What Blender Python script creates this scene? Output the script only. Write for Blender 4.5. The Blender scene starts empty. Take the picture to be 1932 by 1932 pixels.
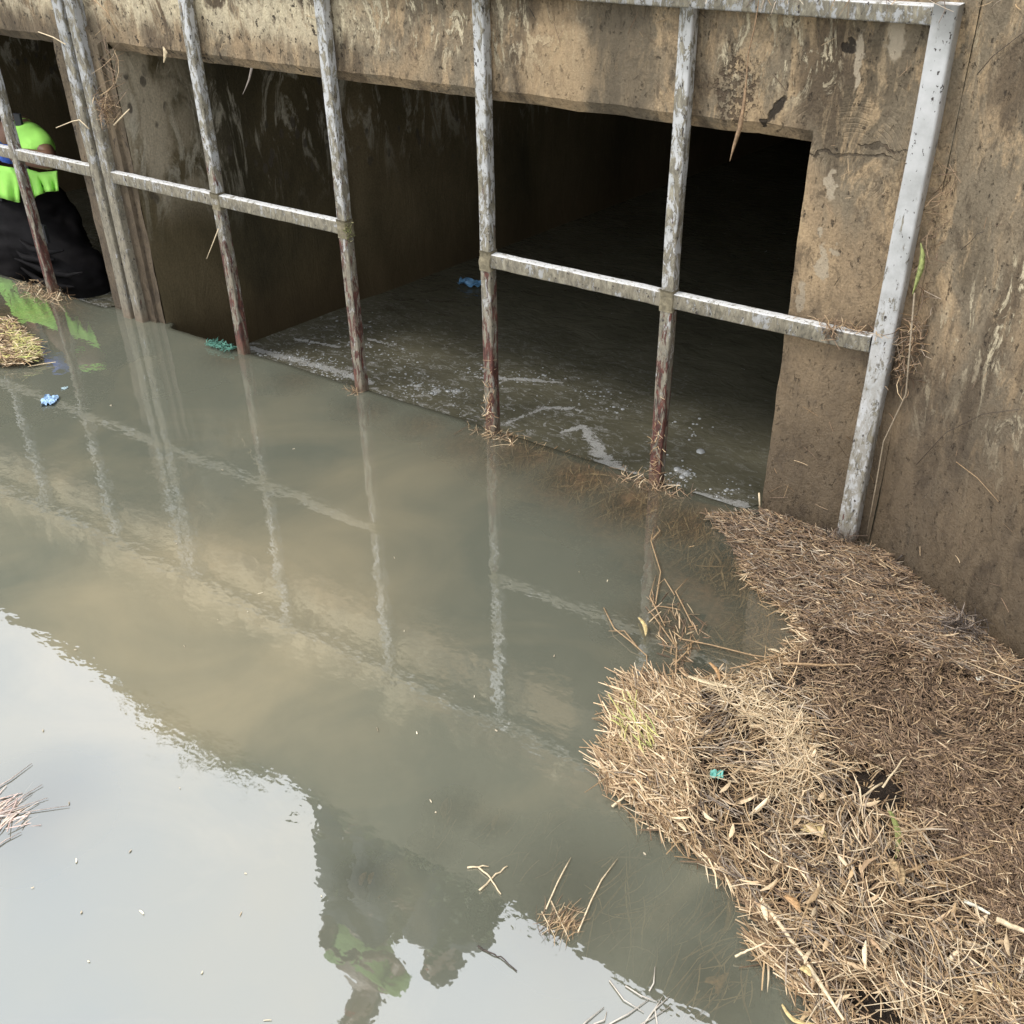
import bpy, math, random
import numpy as np
from mathutils import Vector, Matrix, noise as mnoise
rad = math.radians
random.seed(7); rng = np.random.default_rng(7)
scene = bpy.context.scene
COL = scene.collection

# ------------------------------------------------------------------ camera
S = 1.4                                   # camera height above the water
RW = np.array([[0.82684914, -0.29563321, 0.47845741],
               [0.56222555, 0.4570563, -0.68920386],
               [-0.01493042, 0.83886861, 0.54412916]])   # camera axes in world
FOC = 1968.0
cam_d = bpy.data.cameras.new('camera'); cam = bpy.data.objects.new('camera', cam_d); COL.objects.link(cam)
M = Matrix([list(RW[0]) + [0], list(RW[1]) + [0], list(RW[2]) + [S], [0, 0, 0, 1]])
cam.matrix_world = M
cam_d.sensor_width = 36; cam_d.lens = 36 * FOC / 1932; cam_d.clip_start = 0.02; cam_d.clip_end = 2000
scene.camera = cam

# ------------------------------------------------------------------ world
SUN_EL, SUN_AZ = rad(52), rad(215)        # azimuth measured clockwise from +Y
world = bpy.data.worlds.new('World'); scene.world = world; world.use_nodes = True
nt = world.node_tree; nt.nodes.clear()
out = nt.nodes.new('ShaderNodeOutputWorld')
sky = nt.nodes.new('ShaderNodeTexSky'); sky.sky_type = 'NISHITA'; sky.sun_disc = False
sky.sun_elevation = SUN_EL; sky.sun_rotation = SUN_AZ; sky.air_density = 1.0; sky.dust_density = 2.0
b1 = nt.nodes.new('ShaderNodeBackground'); b1.inputs[1].default_value = 0.12
nt.links.new(sky.outputs[0], b1.inputs[0])
tc = nt.nodes.new('ShaderNodeTexCoord')
no = nt.nodes.new('ShaderNodeTexNoise'); no.inputs['Scale'].default_value = 3.4; no.inputs['Detail'].default_value = 3; no.inputs['Roughness'].default_value = 0.45
nt.links.new(tc.outputs['Generated'], no.inputs['Vector'])
cr = nt.nodes.new('ShaderNodeValToRGB')
cr.color_ramp.elements[0].position = 0.33; cr.color_ramp.elements[0].color = (0.80, 0.88, 1.0, 1)
cr.color_ramp.elements[1].position = 0.66; cr.color_ramp.elements[1].color = (1.0, 0.985, 0.955, 1)
nt.links.new(no.outputs['Fac'], cr.inputs[0])
b2 = nt.nodes.new('ShaderNodeBackground'); b2.inputs[1].default_value = 1.75
nt.links.new(cr.outputs[0], b2.inputs[0])
ms = nt.nodes.new('ShaderNodeMixShader'); ms.inputs[0].default_value = 0.85
nt.links.new(b1.outputs[0], ms.inputs[1]); nt.links.new(b2.outputs[0], ms.inputs[2]); nt.links.new(ms.outputs[0], out.inputs[0])
sd = bpy.data.lights.new('sun', 'SUN'); sd.energy = 1.5; sd.angle = rad(10); sd.color = (1, 0.95, 0.88)
sun = bpy.data.objects.new('sun', sd); COL.objects.link(sun)
sv = Vector((math.sin(SUN_AZ) * math.cos(SUN_EL), math.cos(SUN_AZ) * math.cos(SUN_EL), math.sin(SUN_EL)))
sun.rotation_euler = sv.to_track_quat('Z', 'Y').to_euler()
scene.render.engine = 'CYCLES'
scene.view_settings.view_transform = 'Standard'; scene.view_settings.look = 'None'
scene.view_settings.exposure = 0.48; scene.view_settings.gamma = 1
scene.cycles.max_bounces = 8; scene.cycles.transparent_max_bounces = 12
scene.cycles.sample_clamp_indirect = 6

# ------------------------------------------------------------------ helpers: places
def ray(px, py):
    return RW @ np.array([px - 966.0, -(py - 966.0), -FOC])
def onz(px, py, z=0.0):
    d = ray(px, py); t = (S - z) / -d[2]; return Vector((d[0] * t, d[1] * t, z))
def ony(px, py, y):
    d = ray(px, py); t = y / d[1]; return Vector((d[0] * t, y, S + d[2] * t))
def onz_arr(P, z=0.0):
    P = np.asarray(P, float); c = np.stack([P[:, 0] - 966, -(P[:, 1] - 966), np.full(len(P), -FOC)], 1)
    d = c @ RW.T; z = np.broadcast_to(z, (len(P),)); t = (S - z) / -d[:, 2]
    return np.stack([d[:, 0] * t, d[:, 1] * t, z], 1)
FY = 2.112          # headwall face
GY = 2.074          # grate front face
IN = -0.18          # water level inside the culvert
TOPZ = 2.15         # headwall top
JL, JR = -2.912, -0.722          # middle opening
SK = 0.137          # skew of the culvert cells
LZ = 0.90           # lintel edge

# ------------------------------------------------------------------ helpers: objects
def tag(o, label=None, cat=None, group=None, kind=None):
    if label: o['label'] = label
    if cat: o['category'] = cat
    if group: o['group'] = group
    if kind: o['kind'] = kind
    return o
def mesh_obj(name, verts, faces, mat, parent=None, smooth=False):
    me = bpy.data.meshes.new(name); me.from_pydata([tuple(v) for v in verts], [], faces); me.update()
    if smooth: me.polygons.foreach_set('use_smooth', [True] * len(me.polygons))
    if mat: me.materials.append(mat)
    o = bpy.data.objects.new(name, me); COL.objects.link(o)
    if parent: o.parent = parent; o.matrix_parent_inverse = Matrix.Translation(-parent.location)
    return o
def empty(name, loc=(0, 0, 0)):
    o = bpy.data.objects.new(name, None); o.location = loc; o.empty_display_size = 0.1; COL.objects.link(o); return o
class MB:
    def __init__(s): s.v = []; s.f = []
    def add(s, v, f):
        b = len(s.v); s.v += [tuple(p) for p in v]; s.f += [tuple(i + b for i in q) for q in f]
    def box(s, a, b):
        x0, y0, z0 = a; x1, y1, z1 = b
        s.add([(x0, y0, z0), (x1, y0, z0), (x1, y1, z0), (x0, y1, z0), (x0, y0, z1), (x1, y0, z1), (x1, y1, z1), (x0, y1, z1)],
              [(0, 3, 2, 1), (4, 5, 6, 7), (0, 1, 5, 4), (1, 2, 6, 5), (2, 3, 7, 6), (3, 0, 4, 7)])
    def tube(s, pts, r, n=6, taper=None, cap=True):
        pts = [Vector(p) for p in pts]; m = len(pts); prev = None; rings = []
        for i, p in enumerate(pts):
            d = (pts[min(i + 1, m - 1)] - pts[max(i - 1, 0)]).normalized()
            u = prev if prev else (Vector((0, 0, 1)) if abs(d.z) < .9 else Vector((1, 0, 0)))
            u = (u - d * u.dot(d)).normalized(); prev = u; w = d.cross(u)
            rr = r[i] if isinstance(r, (list, tuple)) else r
            rings.append([p + (u * math.cos(2 * math.pi * k / n) + w * math.sin(2 * math.pi * k / n)) * rr for k in range(n)])
        vs = [q for ring in rings for q in ring]
        fs = [(i * n + k, i * n + (k + 1) % n, (i + 1) * n + (k + 1) % n, (i + 1) * n + k) for i in range(m - 1) for k in range(n)]
        if cap: fs += [tuple(range(n))[::-1], tuple((m - 1) * n + k for k in range(n))]
        s.add(vs, fs)
    def build(s, name, mat, parent=None, smooth=False): return mesh_obj(name, s.v, s.f, mat, parent, smooth)

# ------------------------------------------------------------------ helpers: materials
class G:
    def __init__(s, name):
        s.m = bpy.data.materials.new(name); s.m.use_nodes = True; s.t = s.m.node_tree; s.t.nodes.clear()
        s.out = s.t.nodes.new('ShaderNodeOutputMaterial')
    def n(s, ty, **kw):
        nd = s.t.nodes.new(ty)
        for k, v in kw.items(): setattr(nd, k, v)
        return nd
    def put(s, sock, v):
        if isinstance(v, bpy.types.NodeSocket): s.t.links.new(v, sock)
        elif isinstance(v, (tuple, list)) and sock.type == 'RGBA': sock.default_value = (*v[:3], 1)
        else: sock.default_value = v
    def pos(s): return s.n('ShaderNodeNewGeometry').outputs['Position']
    def xyz(s, v):
        nd = s.n('ShaderNodeSeparateXYZ'); s.put(nd.inputs[0], v); return nd.outputs
    def map(s, v, scale=(1, 1, 1), loc=(0, 0, 0), rot=(0, 0, 0)):
        nd = s.n('ShaderNodeMapping'); s.put(nd.inputs[0], v); nd.inputs['Scale'].default_value = scale
        nd.inputs['Location'].default_value = loc; nd.inputs['Rotation'].default_value = rot; return nd.outputs[0]
    def noise(s, v, scale, detail=4, rough=.55, dist=0.0):
        nd = s.n('ShaderNodeTexNoise'); s.put(nd.inputs['Vector'], v); nd.inputs['Scale'].default_value = scale
        nd.inputs['Detail'].default_value = detail; nd.inputs['Roughness'].default_value = rough; nd.inputs['Distortion'].default_value = dist
        return nd.outputs['Fac']
    def vor(s, v, scale, feat='F1'):
        nd = s.n('ShaderNodeTexVoronoi'); nd.feature = feat; s.put(nd.inputs['Vector'], v); nd.inputs['Scale'].default_value = scale
        return nd.outputs['Distance']
    def ramp(s, f, els, interp='LINEAR'):
        nd = s.n('ShaderNodeValToRGB'); s.put(nd.inputs[0], f); c = nd.color_ramp; c.interpolation = interp
        while len(c.elements) < len(els): c.elements.new(0.5)
        for e, (p, col) in zip(c.elements, els):
            e.position = p; e.color = (*col, 1) if isinstance(col, (tuple, list)) else (col, col, col, 1)
        return nd.outputs[0]
    def step(s, f, a, b):
        nd = s.n('ShaderNodeMapRange'); nd.interpolation_type = 'SMOOTHSTEP'; s.put(nd.inputs[0], f)
        nd.inputs[1].default_value = a; nd.inputs[2].default_value = b; return nd.outputs[0]
    def mix(s, f, a, b, mode='MIX'):
        nd = s.n('ShaderNodeMix', data_type='RGBA', blend_type=mode); s.put(nd.inputs[0], f); s.put(nd.inputs[6], a); s.put(nd.inputs[7], b); return nd.outputs[2]
    def ma(s, op, a, b=0.0, clamp=False):
        nd = s.n('ShaderNodeMath', operation=op); nd.use_clamp = clamp; s.put(nd.inputs[0], a); s.put(nd.inputs[1], b); return nd.outputs[0]
    def bump(s, h, strength=.5, dist=.01, normal=None):
        nd = s.n('ShaderNodeBump'); s.put(nd.inputs['Height'], h); nd.inputs['Strength'].default_value = strength; nd.inputs['Distance'].default_value = dist
        if normal is not None: s.put(nd.inputs['Normal'], normal)
        return nd.outputs[0]
    def attr(s, name):
        nd = s.n('ShaderNodeAttribute'); nd.attribute_name = name; return nd.outputs
    def bsdf(s, color, rough=.8, normal=None, metal=0.0, spec=.5, **kw):
        nd = s.n('ShaderNodeBsdfPrincipled'); s.put(nd.inputs['Base Color'], color); s.put(nd.inputs['Roughness'], rough)
        s.put(nd.inputs['Metallic'], metal); s.put(nd.inputs['Specular IOR Level'], spec)
        if normal is not None: s.put(nd.inputs['Normal'], normal)
        for k, v in kw.items(): s.put(nd.inputs[k], v)
        s.t.links.new(nd.outputs[0], s.out.inputs[0]); return nd

def blob(g, P, cx, cz, rx, rz, ax=0, tilt=0.0, warp=None):
    """soft elliptical mark at a place on the wall: 1 inside, 0 outside"""
    p = P if warp is None else warp
    X = g.ma('SUBTRACT', p[0], cx); Z = g.ma('SUBTRACT', p[2], cz)
    if tilt:
        c, s_ = math.cos(tilt), math.sin(tilt)
        X, Z = (g.ma('ADD', g.ma('MULTIPLY', X, c), g.ma('MULTIPLY', Z, s_)), g.ma('SUBTRACT', g.ma('MULTIPLY', Z, c), g.ma('MULTIPLY', X, s_)))
    X = g.ma('DIVIDE', X, rx); Z = g.ma('DIVIDE', Z, rz)
    d = g.ma('SQRT', g.ma('ADD', g.ma('MULTIPLY', X, X), g.ma('MULTIPLY', Z, Z)))
    return g.step(d, 1.15, 0.8)

def concrete(name, wing=False):
    g = G(name); p = g.pos(); P = g.xyz(p)
    st = g.map(p, (1, 1, .32)); st2 = g.map(p, (1, 1, .14))
    big = g.noise(g.map(p, (1, 1, .55), (.4, 0, 0)), 3.0, 5, .6, .5)
    ochre, cream, brown, grey = (.43, .315, .175), (.66, .59, .44), (.165, .13, .085), (.26, .215, .155)
    col = g.ramp(big, [(.34, brown), (.45, grey), (.54, (.345, .255, .15)), (.64, ochre)])
    n1 = g.noise(st, 13, 8, .72, .9)
    col = g.mix(g.ma('MULTIPLY', g.step(n1, .50, .60), .8), col, ochre)
    n2 = g.noise(g.map(p, (1, 1, .36), (3, 1, 5)), 24, 8, .75, 1.4)
    n2b = g.noise(g.map(p, (1, 1, .5), (9, 4, 2)), 3.1, 3, .5)
    if wing:
        m = g.ma('MULTIPLY', g.step(n2, .52, .60), g.step(n2b, .44, .58))
        m = g.ma('MULTIPLY', m, g.step(P[2], .1, .6)); hi_ = g.step(g.ma('ADD', P[0], g.ma('MULTIPLY', P[2], .22)), .02, .28)
        m = g.ma('MAXIMUM', m, g.ma('MULTIPLY', g.step(n2, .49, .54), g.ma('MULTIPLY', hi_, g.step(P[2], .45, .75))))
    else:
        left = g.step(P[0], -1.75, -2.05)                      # pale lime skin covers the left, drips in the middle
        mid = g.step(P[0], -1.15, -1.55)
        e0 = g.ma('MULTIPLY', g.step(g.noise(g.map(p, (1, 1, .7), (2, 9, 1)), 9, 6, .65, .6), .40, .50), left)
        m = g.ma('MAXIMUM', g.ma('MULTIPLY', e0, .9), g.ma('MULTIPLY', g.step(n2, .515, .56), g.ma('MAXIMUM', mid, g.ma('MULTIPLY', g.step(n2b, .54, .60), .8))))
        m = g.ma('MULTIPLY', m, g.step(g.ma('ADD', P[2], g.ma('MULTIPLY', g.ma('SUBTRACT', n1, .5), .25)), .93, 1.0))
    # brown stains and dark grains
    n3 = g.noise(g.map(p, (1, 1, .35), (1, 7, 3)), 7.5, 7, .65, .3)
    col = g.mix(g.ma('MULTIPLY', g.step(n3, .49, .60), .75), col, (.145, .105, .065))
    n4 = g.noise(g.map(p, (1, 1, .5), (8, 2, 7)), 34, 6, .75, .6)
    col = g.mix(g.ma('MULTIPLY', g.step(n4, .53, .63), .55), col, (.12, .088, .058))
    n5 = g.noise(g.map(p, (1, 1, .22), (5, 2, 1)), 40, 5, .7, .3)
    col = g.mix(g.ma('MULTIPLY', g.step(n5, .55, .65), .45), col, (.42, .32, .19))
    col = g.mix(g.ma('MULTIPLY', m, .82), col, g.mix(g.step(n1, .4, .6), cream, (.50, .45, .35)))
    sp = g.noise(g.map(p, (1, 1, .6), (2, 5, 1)), 85, 4, .7)
    col = g.mix(g.ma('MULTIPLY', g.step(sp, .64, .69), .7), col, (.05, .038, .028))
    fine = g.noise(p, 190, 3, .6)
    col = g.mix(.35, col, g.ramp(fine, [(.25, .25), (.75, .85)]), 'OVERLAY')
    marks = []
    if not wing:
        pm = g.ma('MULTIPLY', g.ma('MULTIPLY', g.step(P[0], -2.80, -2.86), g.step(P[2], 1.02, .85)), .75)
        col = g.mix(pm, col, g.ramp(n1, [(.35, (.11, .085, .055)), (.65, (.24, .19, .13))]))
        dots = g.ma('MULTIPLY', g.step(g.noise(g.map(p, (1, 1, .75), (7, 7, 7)), 44, 4, .65, .3), .60, .64), g.ma('MAXIMUM', g.ma('MULTIPLY', left, .9), .25)); col = g.mix(dots, col, (.075, .058, .042))
    if not wing:
        wv = g.noise(g.map(p, (1, 1, 1)), 30, 3, .6)
        wp = [g.ma('ADD', P[0], g.ma('MULTIPLY', g.ma('SUBTRACT', wv, .5), .05)), P[1], g.ma('ADD', P[2], g.ma('MULTIPLY', g.ma('SUBTRACT', g.noise(g.map(p, (1, 1, 1), (5, 5, 5)), 24, 3), .5), .06))]
        def at(px, py): q = ony(px, py, FY); return q.x, q.z
        for (px, py, rx, rz, ti) in [(1622, 112, .010, .05, .1), (1566, 350, .008, .03, .1), (1695, 60, .02, .05, .1), (1552, 500, .010, .04, .1), (1545, 440, .008, .012, 0),
                                     (1575, 470, .012, .006, 0), (1510, 560, .01, .03, 0)]:
            x, z = at(px, py); col = g.mix(g.ma('MULTIPLY', blob(g, P, x, z, rx, rz, tilt=ti, warp=wp), .8), col, (.46, .40, .32))
        for (px, py, rx, rz, ti) in [(1390, 170, .05, .07, 0)]:
            x, z = at(px, py); b = blob(g, P, x, z, rx, rz, warp=wp)
            b = g.ma('MULTIPLY', b, g.step(g.noise(p, 90, 3), .48, .56)); marks.append(b); col = g.mix(g.ma('MULTIPLY', b, .75), col, (.12, .08, .05))
        for (px, py, rx, rz, ti) in [(1466, 212, .012, .03, -.6), (1603, 86, .018, .009, -.3), (1440, 235, .01, .008, 0)]:
            x, z = at(px, py); b = blob(g, P, x, z, rx, rz, tilt=ti, warp=wp); marks.append(b); col = g.mix(g.ma('MULTIPLY', b, .85), col, (.04, .03, .022))
        for (px, py, rx_, rz_, ti) in [(1600, 292, .09, .0035, .06), (1668, 280, .05, .003, -.1)]:
            x, z = at(px, py); b = blob(g, P, x, z, rx_, rz_, tilt=ti, warp=wp); marks.append(b); col = g.mix(g.ma('MULTIPLY', b, .6), col, (.08, .06, .04))
        x, z = at(1170, 130); col = g.mix(g.ma('MULTIPLY', blob(g, P, x, z, .09, .16, warp=wp), .6), col, (.17, .14, .10))
        x, z = at(1050, 130); col = g.mix(g.ma('MULTIPLY', blob(g, P, x, z, .10, .12, warp=wp), .45), col, (.50, .36, .19))
    up_ = g.step(g.ma('ADD', P[2], g.ma('MULTIPLY', g.ma('SUBTRACT', n1, .5), .5)), 1.18, 1.40)
    col = g.mix(g.ma('MULTIPLY', up_, .85), col, g.ramp(n4, [(.35, (.12, .13, .08)), (.65, (.21, .20, .13))]))
    # damp band above the water, the mud line
    wl = g.ma('ADD', P[2], g.ma('MULTIPLY', g.ma('SUBTRACT', g.noise(g.map(p, (1, 1, .5)), 5, 5, .6), .5), .5))
    damp = g.step(wl, .80 if not wing else .75, .15)
    col = g.mix(g.ma('MULTIPLY', damp, .8), col, g.ramp(n4, [(.35, (.085, .062, .042)), (.65, (.19, .145, .095))]))
    # curved scratch marks left by tools
    c0 = ony(1600, 330, FY) if not wing else Vector((.1, 1.2, .3))
    rx = g.ma('SUBTRACT', P[0], c0.x); rz = g.ma('SUBTRACT', P[2], c0.z)
    rr = g.ma('SQRT', g.ma('ADD', g.ma('MULTIPLY', rx, rx), g.ma('MULTIPLY', rz, rz)))
    rr = g.ma('ADD', rr, g.ma('MULTIPLY', g.noise(p, 7, 2), .06))
    ring = g.ma('SINE', g.ma('MULTIPLY', rr, 620.0 if not wing else 300.0))
    ring = g.ma('MULTIPLY', g.step(ring, .3, 1.0), g.ma('MULTIPLY', g.ma('MULTIPLY', g.step(rr, .24, .12), g.ma('MULTIPLY', g.step(rr, .06, .09), g.step(rz, -.06, .02))), g.step(g.noise(p, 12, 2), .42, .6)))
    h = g.ma('ADD', g.ma('MULTIPLY', g.noise(g.map(p, (1, 1, .6)), 18, 9, .75), 1.0), g.ma('MULTIPLY', fine, .18))
    h = g.ma('ADD', h, g.ma('MULTIPLY', g.step(sp, .69, .6), .35))
    h = g.ma('SUBTRACT', h, g.ma('MULTIPLY', ring, .22))
    h = g.ma('ADD', h, g.ma('MULTIPLY', m, .12))
    for b in marks: h = g.ma('SUBTRACT', h, g.ma('MULTIPLY', b, .6))
    nrm = g.bump(h, .9, .012)
    col = g.mix(g.ma('MULTIPLY', ring, .25), col, (.5, .4, .27))
    gm = g.n('ShaderNodeGamma'); g.put(gm.inputs[0], col); gm.inputs[1].default_value = 1.40
    hs = g.n('ShaderNodeHueSaturation'); hs.inputs['Saturation'].default_value = .70; g.put(hs.inputs['Color'], gm.outputs[0])
    col = g.mix(1.0, hs.outputs[0], (1.18, 1.125, .99), 'MULTIPLY')
    rough = g.ma('SUBTRACT', .88, g.ma('MULTIPLY', damp, .35))
    g.bsdf(col, rough, nrm, spec=.35)
    return g.m
M_con = concrete('weathered_concrete'); M_wing = concrete('wing_concrete', True)

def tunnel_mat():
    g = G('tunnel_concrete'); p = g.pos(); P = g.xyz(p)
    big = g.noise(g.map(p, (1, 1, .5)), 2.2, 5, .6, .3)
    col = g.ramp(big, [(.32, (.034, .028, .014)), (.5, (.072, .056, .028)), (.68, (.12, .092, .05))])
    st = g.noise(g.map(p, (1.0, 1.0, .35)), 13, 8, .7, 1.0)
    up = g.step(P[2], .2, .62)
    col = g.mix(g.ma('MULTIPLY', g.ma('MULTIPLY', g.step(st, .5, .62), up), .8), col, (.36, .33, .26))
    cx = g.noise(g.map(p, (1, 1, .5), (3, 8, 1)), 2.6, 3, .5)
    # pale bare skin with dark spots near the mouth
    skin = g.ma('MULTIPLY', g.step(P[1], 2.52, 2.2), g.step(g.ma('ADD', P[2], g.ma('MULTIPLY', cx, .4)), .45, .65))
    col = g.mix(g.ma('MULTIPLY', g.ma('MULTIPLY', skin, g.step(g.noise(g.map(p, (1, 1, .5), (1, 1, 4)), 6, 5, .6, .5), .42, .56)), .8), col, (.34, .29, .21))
    sp = g.vor(g.map(p, (1, 1, .55)), 24)
    spm = g.ma('MULTIPLY', g.step(g.ma('ADD', sp, g.ma('MULTIPLY', g.noise(p, 30, 3), .25)), .42, .32), g.ma('MULTIPLY', g.step(g.noise(p, 7, 2), .46, .56), g.step(g.ma('ADD', P[2], g.ma('MULTIPLY', cx, .4)), .45, .65)))
    col = g.mix(g.ma('MULTIPLY', spm, .85), col, (.06, .05, .038))
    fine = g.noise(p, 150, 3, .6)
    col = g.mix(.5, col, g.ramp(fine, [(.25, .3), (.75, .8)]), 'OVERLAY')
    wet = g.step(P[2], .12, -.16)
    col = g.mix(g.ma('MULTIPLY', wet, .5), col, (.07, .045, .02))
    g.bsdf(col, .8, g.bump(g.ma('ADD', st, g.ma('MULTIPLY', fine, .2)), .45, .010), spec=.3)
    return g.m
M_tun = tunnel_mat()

def bar_mat(name, clean, rust_z, rust_amt):
    g = G(name); p = g.pos(); P = g.xyz(p)
    s1 = g.noise(g.map(p, (1, 1, .4)), 52, 7, .75, .5); s2 = g.noise(g.map(p, (1, 1, .4), (4, 4, 4)), 90, 5, .75, .5)
    mott = g.noise(p, 22, 4, .6)
    k_ = .66 if name == 'galvanised_post' else (.66 if name == 'rusty_painted_bar' else .5)
    col = g.ramp(mott, [(.3, (.50 * k_, .50 * k_, .485 * k_)), (.5, (.64 * k_, .64 * k_, .63 * k_)), (.7, (.74 * k_, .735 * k_, .73 * k_))])
    low = g.step(P[2], 1.0, .15)
    dirt_t = g.ma('SUBTRACT', clean, g.ma('MULTIPLY', low, .10))
    dm = g.ma('GREATER_THAN', s1, dirt_t)
    dm = g.step(g.ma('SUBTRACT', s1, dirt_t), -.03, .025)
    dcol = g.ramp(s2, [(.35, (.06, .05, .03)), (.52, (.16, .135, .085)), (.68, (.32, .29, .21))])
    col = g.mix(g.ma('MULTIPLY', dm, .88), col, dcol)
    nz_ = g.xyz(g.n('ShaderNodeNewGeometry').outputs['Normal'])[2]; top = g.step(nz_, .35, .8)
    col = g.mix(g.ma('MULTIPLY', top, g.step(s1, .64, .50)), col, (.74, .74, .73))  # upward faces: less dirt, and brightness from above put into the colour
    film = g.step(g.ma('ADD', P[2], g.ma('MULTIPLY', g.noise(p, 120, 5, .75), .55)), .98, .40)
    col = g.mix(g.ma('MULTIPLY', g.ma('MULTIPLY', film, g.step(s2, .38, .54)), .75), col, (.20, .175, .13))
    rm = g.ma('SUBTRACT', g.noise(g.map(p, (1, 1, .2), (7, 2, 9)), 70, 6, .72, .5), g.ma('MULTIPLY', g.step(P[2], .05, rust_z), .22))
    rm = g.step(rm, .54 - rust_amt, .57 - rust_amt)
    col = g.mix(rm, col, g.ramp(s2, [(.35, (.03, .016, .012)), (.55, (.105, .038, .028)), (.72, (.19, .075, .05))]))
    chip = g.step(g.noise(g.map(p, (1, 1, .6), (1, 3, 8)), 110, 3, .6), .64, .67)
    col = g.mix(chip, col, (.04, .032, .028))
    mud = g.step(g.ma('ADD', P[2], g.ma('MULTIPLY', s1, .12)), .13, .05)
    col = g.mix(g.ma('MULTIPLY', mud, .7), col, (.13, .088, .055))
    h = g.ma('ADD', g.ma('MULTIPLY', dm, .5), g.ma('MULTIPLY', s2, .5)); h = g.ma('SUBTRACT', h, g.ma('MULTIPLY', rm, .5))
    rough = g.ma('ADD', .38, g.ma('MULTIPLY', g.ma('MAXIMUM', dm, rm), .4))
    g.bsdf(col, rough, g.bump(h, .6, .002), metal=.0, spec=.5)
    return g.m
M_bar = bar_mat('rusty_painted_bar', .52, .95, .085)
M_post = bar_mat('galvanised_post', .64, .3, -.06)
M_rail = bar_mat('weathered_rail', .50, .3, -.05)

def simple(name, col, rough=.7, var=.25, scale=30, spec=.4, bump=0.0, **kw):
    g = G(name); p = g.pos(); n = g.noise(p, scale, 4, .6)
    lo = tuple(c * (1 - var) for c in col); hi = tuple(min(1, c * (1 + var)) for c in col)
    g.bsdf(g.ramp(n, [(.3, lo), (.7, hi)]), rough, g.bump(n, bump, .004) if bump else None, spec=spec, **kw)
    return g.m
def straw_mat(name, rough=.6, gain=1.0):
    g = G(name); a = g.attr('tone')[0]; p = g.pos()
    n = g.noise(p, 260, 2, .5)
    col = g.mix(.45, a, g.ramp(n, [(.3, .3), (.7, .75)]), 'OVERLAY')
    g.bsdf(col, rough, None, spec=.35)
    return g.m
M_straw = straw_mat('dry_straw')

# ------------------------------------------------------------------ the headwall with its culvert openings
def wob(x, z, a=.004, f=9): return a * mnoise.noise(Vector((x * f, z * f, 3.1)))
head = empty('culvert_headwall', (-1.8, FY, 0))
tag(head, 'weathered tan concrete headwall pierced by two dark square culvert openings', 'headwall')
def grid_patch(x0, x1, z0, z1, step, yf, jx0=0, jx1=0, jz0=0, jz1=0):
    nx = max(1, round((x1 - x0) / step)); nz = max(1, round((z1 - z0) / step)); v = []; f = []
    for j in range(nz + 1):
        for i in range(nx + 1):
            x = x0 + (x1 - x0) * i / nx; z = z0 + (z1 - z0) * j / nz
            y = yf + wob(x, z) + .0015 * mnoise.noise(Vector((x * 60, z * 60, 1)))
            if jz0 and j == 0: z += .0025 * mnoise.noise(Vector((x * 9, 0, 5))) + .002 * mnoise.noise(Vector((x * 55, 0, 5)))
            if jx0 and i == 0: x += .004 * mnoise.noise(Vector((0, z * 14, 5)))
            if jx1 and i == nx: x += .004 * mnoise.noise(Vector((0, z * 14, 8)))
            v.append((x, y, z))
    for j in range(nz):
        for i in range(nx):
            a = j * (nx + 1) + i; f.append((a, a + 1, a + nx + 2, a + nx + 1))
    return v, f
J2R = JL - .27               # right side of the left opening
J2L = J2R - 2.19
CX = -.455                   # corner with the wing wall
m = MB(); T = .03
m.add(*grid_patch(-9, CX, LZ, TOPZ, .02, FY, jz0=1))                         # lintel band
m.build('lintel', M_con, head, True)
m = MB(); m.add(*grid_patch(JR, CX, -.9, LZ, .02, FY, jx0=1)); m.build('pier', M_con, head, True)
m = MB()
m.add(*grid_patch(J2R, JL, -.9, LZ, .02, FY, jx0=1, jx1=1)); m.build('pier', M_con, head, True)
m = MB(); m.add(*grid_patch(-9, J2L, -.9, LZ, .03, FY)); m.build('pier', M_con, head, True)
# chamfer under the lintel and its edge
def strip(pa, pb, mat, name, n=90):
    v = []; f = []
    for i in range(n + 1):
        t = i / n
        for row in (pa, pb):
            q = Vector(row[0]).lerp(Vector(row[1]), t); v.append(q + Vector((0, wob(q.x, 0), .0025 * mnoise.noise(Vector((q.x * 9, 0, 5))) + .002 * mnoise.noise(Vector((q.x * 55, 0, 5))))))
    for i in range(n): f.append((2 * i, 2 * i + 1, 2 * i + 3, 2 * i + 2))
    return mesh_obj(name, v, f, mat, head, True)
for (a, b) in ((JL - .0, JR), (J2L, J2R)):
    strip(((a, FY + .001, LZ), (b, FY + .001, LZ)), ((a, FY + .024, LZ - .027), (b, FY + .024, LZ - .027)), M_con, 'lintel_chamfer')
# top of the wall
m = MB(); m.add([(-9, FY, TOPZ), (1.2, FY, TOPZ), (1.2, FY + .32, TOPZ + .004), (-9, FY + .32, TOPZ + .004), (-9, FY + .32, TOPZ - .5), (1.2, FY + .32, TOPZ - .5)], [(0, 1, 2, 3), (3, 2, 5, 4)])
m.build('wall_cap', M_con, head)
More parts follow.
